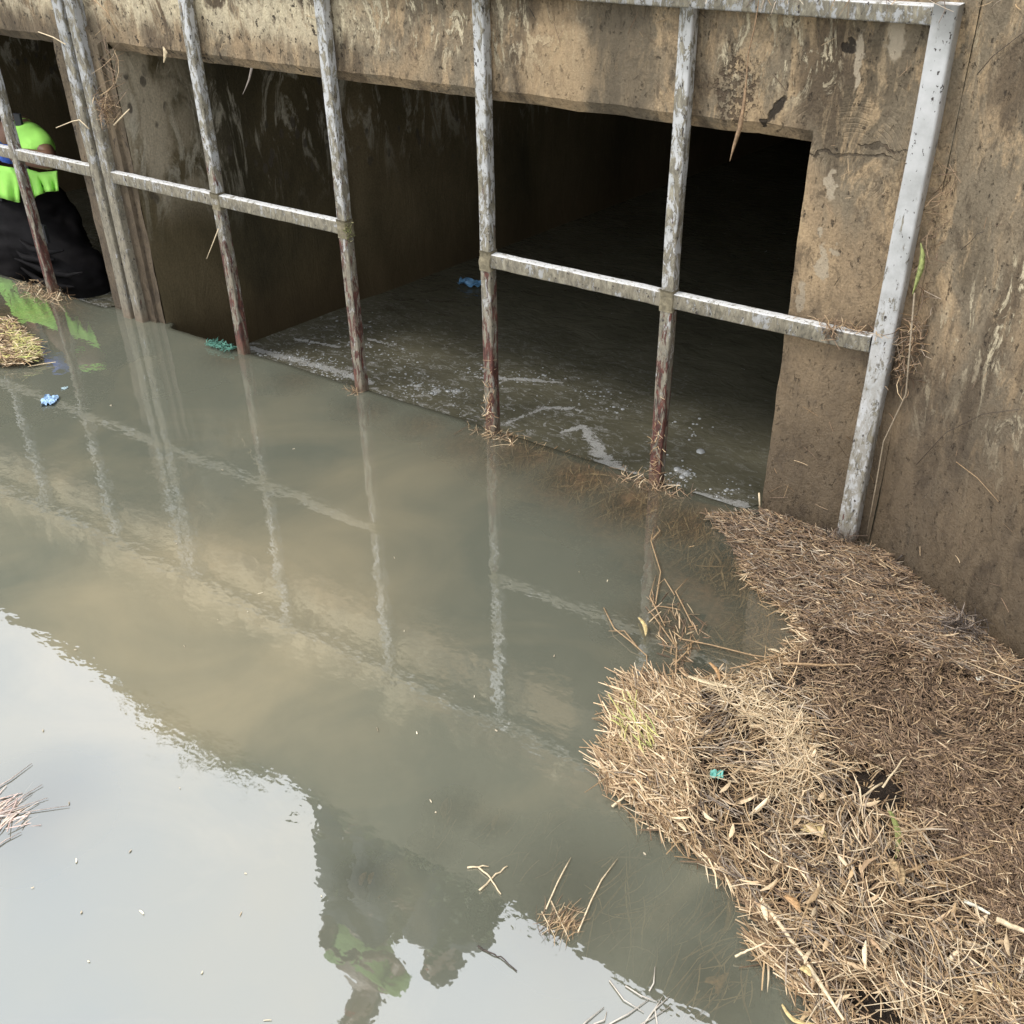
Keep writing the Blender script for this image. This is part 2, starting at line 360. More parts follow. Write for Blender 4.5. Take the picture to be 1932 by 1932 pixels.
# cells
DEPTH = 9.0
def cell(xa, xb, name_suffix=None):
    y0 = FY + .002; y1 = FY + DEPTH; s = SK * DEPTH
    def wall(x, flip, joint=True):
        v = []; f = []; ny = 110; nz = 14
        for i in range(ny + 1):
            y = y0 + (y1 - y0) * (i / ny) ** 1.6
            for j in range(nz + 1):
                z = -.9 + (LZ - .02 + .9) * j / nz
                dx = .004 * mnoise.noise(Vector((y * 7, z * 7, x)))
                if abs(y - 2.98) < .035 and joint: dx += -.012 if not flip else .012
                if y > 2.98 and joint: dx += .004
                v.append((x + SK * (y - FY) + dx, y, z))
        for i in range(ny):
            for j in range(nz):
                a = i * (nz + 1) + j; f.append((a, a + nz + 1, a + nz + 2, a + 1))
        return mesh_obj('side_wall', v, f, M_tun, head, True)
    wall(xa, False); wall(xb, True, False)
    zc = LZ - .024
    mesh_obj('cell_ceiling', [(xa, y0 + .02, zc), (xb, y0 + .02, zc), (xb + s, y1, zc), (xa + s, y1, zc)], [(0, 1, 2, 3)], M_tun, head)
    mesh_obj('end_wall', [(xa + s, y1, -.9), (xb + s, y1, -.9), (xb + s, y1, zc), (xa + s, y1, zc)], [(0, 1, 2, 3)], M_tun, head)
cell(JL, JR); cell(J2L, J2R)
# groove in the pier face
g0 = ony(214, 115, FY); g1 = ony(284, 612, FY)

# wing wall
wing = empty('wing_wall', (CX, FY, 0)); tag(wing, 'tall stained concrete wing wall slanting towards the viewer at the right edge', 'wall')
A = Vector((CX, FY + .003, 0)); D = Vector((.83, -.56, 0)).normalized(); Nn = Vector((-D.y, D.x, 0)) * -1
v = []; f = []; nx, nz = 150, 100
for i in range(nx + 1):
    for j in range(nz + 1):
        s_ = 4.2 * i / nx; z = -.9 + 3.25 * j / nz
        o_ = .006 * mnoise.noise(Vector((s_ * 5, z * 5, 2))) + .002 * mnoise.noise(Vector((s_ * 25, z * 25, 2)))
        q = A + D * s_ + Nn * o_; v.append((q.x, q.y, z))
for i in range(nx):
    for j in range(nz):
        a = i * (nz + 1) + j; f.append((a, a + nz + 1, a + nz + 2, a + 1))
mesh_obj('wall_face', v, f, M_wing, wing, True)
e = A + D * 4.2; bk = Vector((.56, .83, 0)).normalized() * .3
mesh_obj('wall_cap', [(A.x, A.y, 2.352), (e.x, e.y, 2.352), (e.x + bk.x, e.y + bk.y, 2.356), (A.x + bk.x, A.y + bk.y + .2, 2.356), (e.x, e.y, -.9), (e.x + bk.x, e.y + bk.y, -.9)],
         [(0, 1, 2, 3), (1, 4, 5, 2)], M_wing, wing)

# ------------------------------------------------------------------ ground and river bed
M_bed = simple('river_mud', (.10, .085, .05), .9, .4, 3)
M_grass = simple('bank_grass', (.07, .10, .035), .95, .5, 6, bump=.8)
bed = mesh_obj('river_bed', [(-40, -9, -.72), (6, -9, -.72), (6, 12, -.72), (-40, 12, -.72)], [(0, 1, 2, 3)], M_bed); tag(bed, kind='structure')
gv = []; gf = []
# earth behind the headwall and the wing wall, rising slowly, and the far bank behind the camera
def sheet(name, pts, mat, nx=30, ny=30, amp=.05):
    a, b, c, d = [Vector(p) for p in pts]; v = []; f = []
    for j in range(ny + 1):
        for i in range(nx + 1):
            q = (a.lerp(b, i / nx)).lerp(d.lerp(c, i / nx), j / ny)
            v.append((q.x, q.y, q.z + (amp * mnoise.noise(Vector((q.x * .8, q.y * .8, 0))) if 0 < i < nx and 0 < j < ny else 0)))
    for j in range(ny):
        for i in range(nx):
            k = j * (nx + 1) + i; f.append((k, k + 1, k + nx + 2, k + nx + 1))
    o = mesh_obj(name, v, f, mat, None, True); tag(o, kind='structure'); return o
sheet('ground', [(-60, FY + .3, TOPZ - .05), (60, FY + .3, TOPZ - .05), (60, 60, TOPZ + .2), (-60, 60, TOPZ + .2)], M_grass)
sheet('ground', [(-60, -90, .9), (60, -90, .9), (60, -3.2, .35), (-60, -3.2, .35)], M_grass)
sheet('bank_slope', [(-60, -3.2, .35), (60, -3.2, .35), (60, -1.8, -.75), (-60, -1.8, -.75)], M_grass, amp=.03)

# ------------------------------------------------------------------ water in front of the grate
MAT_POLY = [(1325, 968), (1440, 958), (1600, 1010), (1680, 1040), (1766, 1110), (1850, 1166), (1950, 1258), (2170, 1455), (2520, 1890), (2720, 2400), (1760, 2400),
            (1620, 2060), (1575, 1960), (1530, 1860), (1480, 1822), (1435, 1790), (1462, 1758), (1440, 1722), (1400, 1672), (1340, 1612), (1262, 1562), (1228, 1528), (1165, 1488), (1140, 1440),
            (1165, 1408), (1160, 1360), (1183, 1310), (1200, 1284), (1290, 1288), (1400, 1282), (1455, 1250), (1500, 1225), (1520, 1190), (1496, 1152), (1445, 1120), (1402, 1070), (1372, 1012)]
LEFT_POLY = [(-190, 590), (-130, 578), (-60, 585), (20, 600), (52, 625), (72, 650), (78, 668), (60, 682), (20, 688), (-60, 690), (-130, 680), (-180, 650), (-210, 620)]
def inside(P, poly):
    P = np.asarray(P, float); x, y = P[:, 0], P[:, 1]; r = np.zeros(len(P), bool); n = len(poly)
    for i in range(n):
        x1, y1 = poly[i]; x2, y2 = poly[(i + 1) % n]
        if y1 == y2: continue
        c = ((y1 > y) != (y2 > y)) & (x < (x2 - x1) * (y - y1) / (y2 - y1) + x1); r ^= c
    return r
def edge_dist(W2, poly3):
    """distance of world xy points to a world polygon outline"""
    W2 = np.asarray(W2, float)[:, :2]; best = np.full(len(W2), 1e9); n = len(poly3)
    for i in range(n):
        a = np.array(poly3[i][:2]); b = np.array(poly3[(i + 1) % n][:2]); ab = b - a
        t = np.clip(((W2 - a) @ ab) / (ab @ ab + 1e-12), 0, 1); d = np.hypot(*(W2 - a - t[:, None] * ab).T); best = np.minimum(best, d)
    return best
MATW = [tuple(onz(*p)) for p in MAT_POLY]; LEFTW = [tuple(onz(*p)) for p in LEFT_POLY]

# how close below the surface drowned debris lies: (px, py, radius in m, strength)
SHAL = [(1000, 850, .16, .8), (1100, 900, .16, .9), (1200, 950, .16, .9), (1300, 990, .16, .9), (900, 835, .13, .5), (1400, 1080, .22, .8), (1470, 1190, .26, .7), (1340, 1060, .2, .65),
        (1450, 1130, .2, .7), (40, 590, .22, .9), (-80, 600, .25, .9), (100, 600, .14, .5), (560, 715, .09, .35), (700, 770, .09, .35), (440, 672, .08, .4), (800, 800, .1, .4),
        (1270, 1180, .12, .6), (1340, 1250, .14, .6), (1090, 1690, .13, .5), (1060, 1730, .08, .5), (1150, 1650, .07, .45), (1340, 1850, .10, .55), (1370, 1720, .07, .5), (1240, 1600, .09, .3), (1280, 1740, .10, .3),
        (860, 1530, .05, .3), (930, 1560, .04, .3), (690, 1655, .04, .4), (1060, 1560, .05, .2), (820, 1600, .05, .2), (1530, 1900, .06, .4), (60, 1530, .12, .5)]
SW = [(*onz(a, b)[:2], r, s_) for a, b, r, s_ in SHAL]
PL = [(430, 1180, .30, 1.0), (330, 1080, .24, .7), (590, 1130, .20, .7), (700, 900, .22, .5), (520, 790, .18, .25), (400, 1290, .20, .8), (230, 1180, .22, .6), (60, 930, .25, .35), (820, 880, .14, .4), (660, 1000, .16, .4)]  # tan patches: silt plus the lintel's reflection put into the water colour
PW = [(*onz(a, b)[:2], r, s_) for a, b, r, s_ in PL]
def field(X, Y, L):
    r = np.zeros_like(X)
    for (cx, cy, rr, s_) in L: r = np.maximum(r, s_ * np.exp(-((X - cx) ** 2 + (Y - cy) ** 2) / (rr * rr)))
    return r
def fieldsum(X, Y, L):
    r = np.zeros_like(X)
    for (cx, cy, rr, s_) in L: r = r + s_ * np.exp(-((X - cx) ** 2 + (Y - cy) ** 2) / (rr * rr))
    return np.clip(r, 0, 1)
xs = np.concatenate([np.linspace(-60, -6, 14)[:-1], np.linspace(-6, -4.2, 20)[:-1], np.arange(-4.2, 1.3, .02), np.linspace(1.32, 8, 8)])
ys = np.concatenate([np.linspace(-3.4, 0, 16)[:-1], np.arange(0, 2.06, .02)])
def edge_y(x):
    if J2R - .03 < x < JL + .03 or x > JR - .03 or x < J2L: return FY + .02
    return 2.098 + .007 * mnoise.noise(Vector((x * 5, 0, 0))) + .004 * mnoise.noise(Vector((x * 21, 0, 0)))
rows = [[(x, y, 0.0) for x in xs] for y in ys]
last = [edge_y(x) for x in xs]
rows.append([(x, (2.04 + l) / 2 + .008, 0.0) for x, l in zip(xs, last)]); rows.append([(x, l, -.001) for x, l in zip(xs, last)])
rows.append([(x, l + .012, -.012) for x, l in zip(xs, last)]); rows.append([(x, l + .016, -.05) for x, l in zip(xs, last)])
V = np.array([q for r in rows for q in r]); nx = len(xs)
F_ = [(j * nx + i, j * nx + i + 1, (j + 1) * nx + i + 1, (j + 1) * nx + i) for j in range(len(rows) - 1) for i in range(nx - 1)]
def water_mat():
    g = G('murky_water'); p = g.pos()
    sh = g.attr('shallow')[2]; pl = g.attr('silt_and_reflection')[2]
    nb = g.noise(g.map(p, (1, 1, 1)), 2.0, 5, .55, 2.2); nb2 = g.noise(g.map(p, (1, 1, 1), (4, 2, 0)), 7, 3, .5, .5)
    t = g.ma('ADD', g.ma('MULTIPLY', pl, .8), g.ma('MULTIPLY', g.ma('SUBTRACT', nb, .5), .95), True)
    t = g.ma('ADD', t, g.ma('MULTIPLY', g.ma('SUBTRACT', nb2, .5), .18), True)
    col = g.mix(t, (.150, .155, .118), (.30, .262, .172))
    w1 = g.noise(g.map(p, (1, 1.6, 1)), 6, 1, .5, .3); w2 = g.noise(g.map(p, (1, 1.3, 1), (3, 3, 3)), 30, 2, .5)
    zone = g.noise(g.map(p, (1, 1, 1), (8, 1, 0)), 1.6, 2, .5)
    h = g.ma('ADD', g.ma('MULTIPLY', w1, .45), g.ma('MULTIPLY', g.ma('MULTIPLY', w2, .20), g.ma('ADD', .35, g.step(zone, .35, .60))))
    nrm = g.bump(h, .11, .012)
    df = g.n('ShaderNodeBsdfDiffuse'); g.put(df.inputs[0], col)
    tr = g.n('ShaderNodeBsdfTransparent'); tr.inputs[0].default_value = (.93, .88, .78, 1)
    mx = g.n('ShaderNodeMixShader'); g.put(mx.inputs[0], sh); g.t.links.new(df.outputs[0], mx.inputs[1]); g.t.links.new(tr.outputs[0], mx.inputs[2])
    gl = g.n('ShaderNodeBsdfGlossy'); gl.inputs['Roughness'].default_value = .015; g.put(gl.inputs['Normal'], nrm)
    fr = g.n('ShaderNodeLayerWeight'); fr.inputs[0].default_value = .5; g.put(fr.inputs['Normal'], nrm)
    refl = g.ma('ADD', .285, g.ma('MULTIPLY', g.ma('POWER', fr.outputs['Facing'], 5.0), .72))
    m2 = g.n('ShaderNodeMixShader'); g.put(m2.inputs[0], refl); g.t.links.new(mx.outputs[0], m2.inputs[1]); g.t.links.new(gl.outputs[0], m2.inputs[2])
    g.t.links.new(m2.outputs[0], g.out.inputs[0]); return g.m
M_water = water_mat()
water = mesh_obj('river_water', V, F_, M_water, None, True); tag(water, kind='structure')
al = .02 + .78 * field(V[:, 0], V[:, 1], SW)
al[V[:, 2] < -.005] = .5
for nm, arr in (('shallow', al), ('silt_and_reflection', fieldsum(V[:, 0], V[:, 1], PW))):
    a_ = water.data.attributes.new(nm, 'FLOAT', 'POINT'); a_.data.foreach_set('value', arr.astype(np.float32))

# ------------------------------------------------------------------ water inside the culvert
def water_in():
    g = G('dark_tunnel_water'); p = g.pos()
    n = g.noise(p, 4, 4, .6, .5)
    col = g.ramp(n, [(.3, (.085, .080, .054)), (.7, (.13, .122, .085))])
    w1 = g.noise(g.map(p, (1, 1.4, 1)), 9, 3, .6, .8); w2 = g.noise(g.map(p, (1, 1.2, 1)), 40, 3, .6)
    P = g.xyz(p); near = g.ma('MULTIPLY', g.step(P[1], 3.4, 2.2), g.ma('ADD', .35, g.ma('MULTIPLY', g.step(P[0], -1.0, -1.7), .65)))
    sc = g.noise(g.map(p, (1, 1.6, 1), (2, 2, 2)), 24, 6, .75, 1.0)
    lace = g.vor(g.map(p, (1, 1.3, 1)), 150, 'DISTANCE_TO_EDGE'); lace = g.step(lace, .22, .04)
    body = g.attr('scum')[2]
    s0 = g.step(g.ma('ADD', body, g.ma('MULTIPLY', g.ma('SUBTRACT', g.noise(p, 42, 6, .72, 1.0), .5), 3.0)), .42, .75)
    s1 = g.ma('MULTIPLY', g.ma('MULTIPLY', g.step(sc, .51, .63), near), .7)
    scum = g.ma('MAXIMUM', g.ma('MULTIPLY', s0, g.ma('ADD', .35, g.ma('MULTIPLY', lace, .4))), g.ma('MULTIPLY', s1, g.ma('ADD', .3, g.ma('MULTIPLY', lace, .7))))
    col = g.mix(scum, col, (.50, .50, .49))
    nrm = g.bump(g.ma('ADD', w1, g.ma('ADD', g.ma('MULTIPLY', w2, .2), g.ma('MULTIPLY', s0, .15))), .3, .02)
    g.bsdf(col, g.ma('ADD', .05, g.ma('MULTIPLY', s0, .4)), nrm, spec=.6)
    return g.m
M_win = water_in()
xx = np.concatenate([np.linspace(-9, -4.6, 20)[:-1], np.arange(-4.6, -.5, .012), np.linspace(-.5, 2, 10)]); yy = np.concatenate([np.arange(2.05, 3.2, .012), np.linspace(3.2, FY + DEPTH, 50)])
NXW = len(xx); VW = np.array([(x, y, IN) for y in yy for x in xx])
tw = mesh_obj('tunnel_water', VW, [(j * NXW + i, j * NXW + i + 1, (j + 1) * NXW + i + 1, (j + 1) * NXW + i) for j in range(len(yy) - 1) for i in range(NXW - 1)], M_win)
tag(tw, kind='structure')
def seg_field(pts):
    r = np.zeros(len(VW)); X, Y = VW[:, 0], VW[:, 1]; W = [(*onz(a, b, IN)[:2], w) for a, b, w in pts]
    for (x0, y0, w0), (x1, y1, w1) in zip(W[:-1], W[1:]):
        dx, dy = x1 - x0, y1 - y0; t = np.clip(((X - x0) * dx + (Y - y0) * dy) / (dx * dx + dy * dy), 0, 1); d = np.hypot(X - x0 - t * dx, Y - y0 - t * dy); w = (w0 + (w1 - w0) * t) * .0016
        r = np.maximum(r, np.exp(-(d / w) ** 2))
    return r
SC = np.zeros(len(VW))
for pts in ([(948, 802, 5), (1000, 780, 6), (1025, 770, 11), (1080, 770, 7), (1110, 782, 4)], [(1060, 815, 5), (1100, 805, 10), (1125, 840, 20), (1145, 880, 34), (1200, 905, 22), (1235, 922, 12), (1275, 945, 12)],
            [(470, 655, 10), (540, 675, 16), (620, 695, 16), (700, 722, 12)], [(820, 738, 12), (825, 739, 12)], [(856, 738, 12), (862, 739, 12)], [(785, 728, 9), (790, 728, 9)], [(900, 712, 8), (990, 716, 10), (1060, 722, 6)],
            [(1285, 890, 13), (1295, 896, 13)], [(1320, 935, 16), (1400, 955, 20)], [(700, 640, 8), (740, 650, 8)], [(560, 640, 10), (640, 655, 7)], [(110, 545, 18), (160, 575, 26), (230, 595, 22)], [(-60, 500, 20), (20, 520, 18)]):
    SC = np.maximum(SC, seg_field(pts) * .9)
a_ = tw.data.attributes.new('scum', 'FLOAT', 'POINT'); a_.data.foreach_set('value', SC.astype(np.float32))

# ------------------------------------------------------------------ grates
def rtube(p0, p1, w, d, seed=0, bow=.002, n=24):
    """rounded square tube from p0 to p1: w across, d deep (along y)"""
    p0, p1 = Vector(p0), Vector(p1); ax = (p1 - p0).normalized(); yv = Vector((0, 1, 0)); side = ax.cross(yv).normalized()
    r = .13 * min(w, d); prof = []
    for cx, cy, a0 in ((w / 2 - r, d / 2 - r, 0), (-w / 2 + r, d / 2 - r, 90), (-w / 2 + r, -d / 2 + r, 180), (w / 2 - r, -d / 2 + r, 270)):
        for k in range(4): a = rad(a0 + k * 30); prof.append((cx + r * math.cos(a), cy + r * math.sin(a)))
    m_ = len(prof); v = []; f = []
    for i in range(n + 1):
        q = p0.lerp(p1, i / n); o1 = bow * mnoise.noise(Vector((i * .31, seed, 0))); o2 = bow * mnoise.noise(Vector((i * .31, seed, 9)))
        sc = 1 + .03 * mnoise.noise(Vector((i * .9, seed, 4)))
        for (a, b) in prof: v.append(q + side * (a * sc + o1) + yv * (b * sc + o2))
    for i in range(n):
        for k in range(m_): f.append((i * m_ + k, i * m_ + (k + 1) % m_, (i + 1) * m_ + (k + 1) % m_, (i + 1) * m_ + k))
    f.append(tuple(range(m_))); f.append(tuple(range(n * m_, n * m_ + m_))[::-1])
    return v, f
def member(name, p0, p1, w, d, mat, parent, seed):
    v, f = rtube(p0, p1, w, d, seed); o = mesh_obj(name, v, f, mat, parent, True); return o
RZ = .497; TW = .031
def gx(px, py, z=0.0): return onz(px, py, z).x
bars_x = [onz(b[0], b[1]).x for b in ((455, 668), (678, 738), (932, 812), (1228, 920))]
post_x = -.50; pl_x = onz(262, 607).x; pr_x = onz(236, 603).x
gate = empty('metal_grate', (-1.7, GY, 0)); tag(gate, 'large rusty steel grate over the middle culvert opening, one cross rail missing', 'grate')
yc = GY + TW / 2
for i, x in enumerate(bars_x): member('upright_bar', (x, yc, -.6), (x, yc, 1.108), TW, TW, M_bar, gate, i + 1)
member('corner_post', (post_x - .003, GY + .022, -.6), (post_x - .003, GY + .022, 1.142), .043, .044, M_post, gate, 11)
member('end_post', (pl_x, GY + .02, -.6), (pl_x, GY + .02, 1.142), .042, .04, M_rail, gate, 12)
xr = [pl_x + .021] + bars_x + [post_x - .027]
M_top = bar_mat('dirty_top_rail', .47, .3, -.08)
member('top_rail', (pl_x + .02, GY + .022, 1.123), (post_x - .022, GY + .022, 1.123), .032, .042, M_top, gate, 13)
for i in (0, 1, 3, 4):
    a, b = xr[i], xr[i + 1]
    member('cross_rail', (a + (.0 if i == 0 else .015), yc, RZ), (b - (.015 if i < 4 else 0), yc, RZ), .036, TW - .004, M_rail, gate, 20 + i)
# weld collars at the crossings
mw = simple('weld_dirt', (.17, .145, .095), .9, .4, 90, bump=1)
for x in bars_x[:2] + bars_x[2:]:
    v_, f_ = rtube((x, yc, RZ - .027), (x, yc, RZ + .024), TW + .004, TW + .004, x, .003, 8); o = mesh_obj('weld_collar', v_, f_, mw, gate, True)
gate2 = empty('metal_grate', (-3.6, GY, 0)); tag(gate2, 'rusty steel grate over the left culvert opening in front of the worker', 'grate')
member('end_post', (pr_x - .006, GY + .02, -.6), (pr_x - .006, GY + .02, 1.142), .042, .04, M_rail, gate2, 31)
x95 = onz(90, 555).x
bx2 = [x95 - .49 * k for k in range(4)]
for i, x in enumerate(bx2): member('upright_bar', (x, yc, -.6), (x, yc, 1.108), TW, TW, M_bar, gate2, 40 + i)
member('top_rail', (J2L, GY + .022, 1.123), (pr_x - .027, GY + .022, 1.123), .032, .046, M_top, gate2, 33)
xr2 = [pr_x - .027] + bx2
for i in range(4): member('cross_rail', (xr2[i + 1] + .015, yc, RZ + .005), (xr2[i] - .0 - (.015 if i else 0), yc, RZ + .005), .036, TW - .004, M_rail, gate2, 50 + i)
# concrete strip beside the end posts (raised bead down the pier)
m = MB()
for (pa, pb, w, dd) in (((206, 118), (286, 612), .045, .012),):
    a = ony(*pa, FY); b = ony(*pb, FY)
    m.add([(-3.0, FY - dd, -.5), (-2.945, FY - dd, -.5), (-2.945, FY - dd, LZ - .01), (-3.0, FY - dd, LZ + .05),
           (-3.005, FY + .004, -.5), (-2.94, FY + .004, -.5), (-2.94, FY + .004, LZ), (-3.005, FY + .004, LZ + .06)],
          [(0, 1, 2, 3), (4, 0, 3, 7), (1, 5, 6, 2), (3, 2, 6, 7)])
m.build('pier_bead', M_con, head)

# ------------------------------------------------------------------ straw
def hexn(c): return c
TAN = np.array([(.40, .275, .15), (.50, .36, .215), (.28, .185, .10), (.60, .45, .28), (.21, .135, .075), (.38, .255, .15), (.68, .54, .36), (.12, .075, .042)])
BRN = np.array([(.20, .13, .08), (.14, .092, .058), (.27, .18, .11), (.09, .058, .036), (.36, .25, .155), (.17, .115, .078)])
GRY = np.array([(.28, .22, .165), (.40, .32, .24), (.17, .13, .10), (.52, .43, .32), (.12, .09, .07), (.44, .32, .20)])
WET = np.array([(.26, .16, .085), (.36, .23, .12), (.46, .32, .18), (.19, .115, .065), (.58, .43, .26)])
YEL = np.array([(.55, .50, .18), (.62, .52, .26), (.40, .42, .14), (.60, .48, .30)])
def straws(name, C, yaw, pitch, L, Wd, bend, colr, parent=None, mat=None, leaf=.35):
    C = np.asarray(C, float); n = len(C); L = np.asarray(L, float); Wd = np.asarray(Wd, float)
    d = np.stack([np.cos(yaw) * np.cos(pitch), np.sin(yaw) * np.cos(pitch), np.sin(pitch)], 1)
    s0 = np.stack([-np.sin(yaw), np.cos(yaw), np.zeros(n)], 1); u0 = np.cross(d, s0)
    roll = rng.uniform(-.8, .8, n)[:, None]; s_ = s0 * np.cos(roll) + u0 * np.sin(roll); u = np.cross(d, s_) ; u *= np.sign(u[:, 2:3] + 1e-9)
    ts = [-.5, -.12, .2, .5]; prof = np.where(rng.random(n)[:, None] < leaf, np.array([[.35, 1.35, 1.1, .12]]), np.array([[.8, 1, 1, .7]]))
    kink = rng.normal(0, 1, n) * bend
    V = np.zeros((n, 12, 3))
    for k, t in enumerate(ts):
        c = C + d * (L * t)[:, None] + s0 * (L * bend * (4 * t * t) * .5)[:, None] + (s0 * (L * kink * .4 * (t > 0) * t)[:, None])
        w = (Wd * prof[:, k])[:, None] * .5
        V[:, k * 3] = c - s_ * w; V[:, k * 3 + 1] = c + u * w * .9; V[:, k * 3 + 2] = c + s_ * w
    fq = []
    for k in range(3):
        for e_ in range(2): a = k * 3 + e_; fq.append((a, a + 1, a + 4, a + 3))
    fq = np.array(fq); Fa = (fq[None] + (np.arange(n) * 12)[:, None, None]).reshape(-1, 4)
    me = bpy.data.meshes.new(name); me.vertices.add(n * 12); me.vertices.foreach_set('co', V.reshape(-1))
    me.loops.add(Fa.size); me.loops.foreach_set('vertex_index', Fa.reshape(-1).astype(np.int32))
    me.polygons.add(len(Fa)); me.polygons.foreach_set('loop_start', (np.arange(len(Fa)) * 4).astype(np.int32)); me.polygons.foreach_set('loop_total', np.full(len(Fa), 4, np.int32))
    me.update(calc_edges=True)
    ca = me.attributes.new('tone', 'FLOAT_COLOR', 'POINT'); cc = np.concatenate([np.repeat(colr, 12, 0), np.ones((n * 12, 1))], 1).astype(np.float32); ca.data.foreach_set('color', cc.reshape(-1))
    me.materials.append(mat or M_straw)
    o = bpy.data.objects.new(name, me); COL.objects.link(o)
    if parent: o.parent = parent; o.matrix_parent_inverse = Matrix.Translation(-parent.location)
    return o
def pick(pal, n, jit=.16):
    return np.clip(pal[rng.integers(0, len(pal), n)] * rng.normal(1, jit, (n, 1)), .01, .9)
def px_yaw(P, ang):
    """turn a direction seen on the water (degrees, clockwise from right) into a world yaw"""
    P = np.asarray(P, float); a = np.radians(ang); Q = P + 12 * np.stack([np.cos(a), np.sin(a)], 1)
    d = onz_arr(Q) - onz_arr(P); return np.arctan2(d[:, 1], d[:, 0])

FINE = [(1470, 1225), (1560, 1165), (1690, 1190), (1830, 1230), (1932, 1330), (2150, 1500), (2450, 2000), (2200, 2050), (1960, 1850), (1850, 1730), (1790, 1640), (1740, 1540), (1660, 1480), (1575, 1400), (1540, 1300)]
HOLES = [[(1585, 1420), (1640, 1432), (1700, 1470), (1722, 1530), (1706, 1560), (1650, 1520), (1600, 1470)], [(1600, 1835), (1660, 1850), (1720, 1900), (1740, 1950), (1660, 1960), (1600, 1930)], [(1670, 1540), (1712, 1560), (1700, 1612), (1668, 1600)]]
def mat_height(W3, inside_mask=None):
    d = edge_dist(W3, MATW); h = .036 * (1 - np.exp(-d / .05))
    X, Y = W3[:, 0], W3[:, 1]
    n = np.array([mnoise.noise(Vector((x * 6, y * 6, 1.5))) + .9 * mnoise.noise(Vector((x * 17, y * 17, 4))) for x, y in zip(X, Y)])
    return np.maximum(.004, h * (1 + .55 * n))
def sample(poly, n, excl=(), incl=None):
    poly = np.array(poly, float); lo, hi = poly.min(0), poly.max(0); out_ = np.zeros((0, 2))
    while len(out_) < n:
        P = rng.uniform(lo, hi, (n * 2, 2)); k = inside(P, [tuple(q) for q in poly])
        for e_ in excl: k &= ~inside(P, e_)
        if incl is not None: k &= inside(P, incl)
        out_ = np.vstack([out_, P[k]])
    return out_[:n]
mat_root = empty('straw_mat', tuple(onz(1600, 1500)))
tag(mat_root, 'big floating raft of tan straw and reed litter caught against the wing wall', 'debris', kind='stuff')
# dark sodden body of the raft
def body_of(poly, W, name, hf, mat, parent, step=.025, drop=.012):
    A_ = np.array([w[:2] for w in W]); lo, hi = A_.min(0) - .03, A_.max(0) + .03
    gxs = np.arange(lo[0], min(hi[0], 3), step); gys = np.arange(max(lo[1], -1.2), hi[1], step)
    GX, GY_ = np.meshgrid(gxs, gys); Pw = np.stack([GX.ravel(), GY_.ravel(), np.zeros(GX.size)], 1)
    ins = inside(Pw[:, :2], [w[:2] for w in W]); d = edge_dist(Pw, W); h = np.where(ins, np.minimum(hf(Pw) - drop, d * .8 - .004), (-.01 if mat is not M_dam else -.02) - d * .8)
    Pw[:, 2] = h; nx_ = len(gxs); f = []
    for j in range(len(gys) - 1):
        for i in range(nx_ - 1):
            q = (j * nx_ + i, j * nx_ + i + 1, (j + 1) * nx_ + i + 1, (j + 1) * nx_ + i)
            if max(h[k] for k in q) > -.035: f.append(q)
    return mesh_obj(name, Pw, f, mat, parent, True)
def litter_mat():
    g = G('sodden_litter'); p = g.pos(); n = g.noise(g.map(p, (1, 1, 1), rot=(0, 0, .6)), 70, 6, .75, 1.5); n2 = g.noise(p, 6, 4, .6)
    col = g.ramp(n, [(.35, (.012, .009, .006)), (.55, (.040, .026, .016)), (.75, (.10, .065, .038))])
    col = g.mix(g.ma('MULTIPLY', g.step(n2, .45, .65), .4), col, (.06, .04, .025))
    g.bsdf(col, .75, g.bump(n, 1.0, .01), spec=.4); return g.m
M_lit = litter_mat()
M_dam = simple('drowned_mud_straw', (.40, .25, .155), .8, .5, 60, bump=.8)
holes_w = [[tuple(onz(*p))[:2] for p in h_] for h_ in HOLES]
def hf_main(Pw):
    h = mat_height(Pw)
    for hw in holes_w: h = np.where(inside(Pw[:, :2], hw), .016, h)
    return h
b_ = body_of(MAT_POLY, MATW, 'sodden_litter', hf_main, M_lit, mat_root); b_['kind'] = 'stuff'
def clump(P, sc, th, seed):
    k = np.array([mnoise.noise(Vector((x / sc, y / sc, seed))) for x, y in P]); return P[k > th]
def lay(name, P, ang_mu, ang_sd, Lr, Wr, pal, bend=.12, up=(0, .012), pit=.12, leaf=.3, parent=mat_root, hfun=mat_height, z0=0.0):
    n = len(P); W3 = onz_arr(P, 0.0); h = hfun(W3) if hfun else np.zeros(n)
    W3[:, 2] = h + rng.uniform(up[0], up[1], n) + z0
    W3 = np.column_stack([onz_arr(P, W3[:, 2])])
    ang = (ang_mu(P) if callable(ang_mu) else ang_mu) + rng.normal(0, ang_sd, n)
    L = np.exp(rng.uniform(math.log(Lr[0]), math.log(Lr[1]), n)); Wd = rng.uniform(Wr[0], Wr[1], n)
    o = straws(name, W3, px_yaw(P, ang), rng.normal(0, pit, n), L, Wd, rng.normal(0, bend, n), pick(pal, n), parent, leaf=leaf)
    o['kind'] = 'stuff'; return o
def flow(P):   # grain direction of the raft
    P = np.asarray(P); t = np.clip((P[:, 1] - 1250) / 500, 0, 1); n = np.array([mnoise.noise(Vector((x / 130, y / 130, 0))) for x, y in P])
    return 15 + t * 28 + n * 95
coarse_ex = [FINE] + HOLES
def vis(poly): return [p for p in poly]
P = sample(MAT_POLY, 9000, HOLES); lay('straw_layer', P, flow, 40, (.015, .06), (.0012, .0028), BRN, up=(-.006, .006))
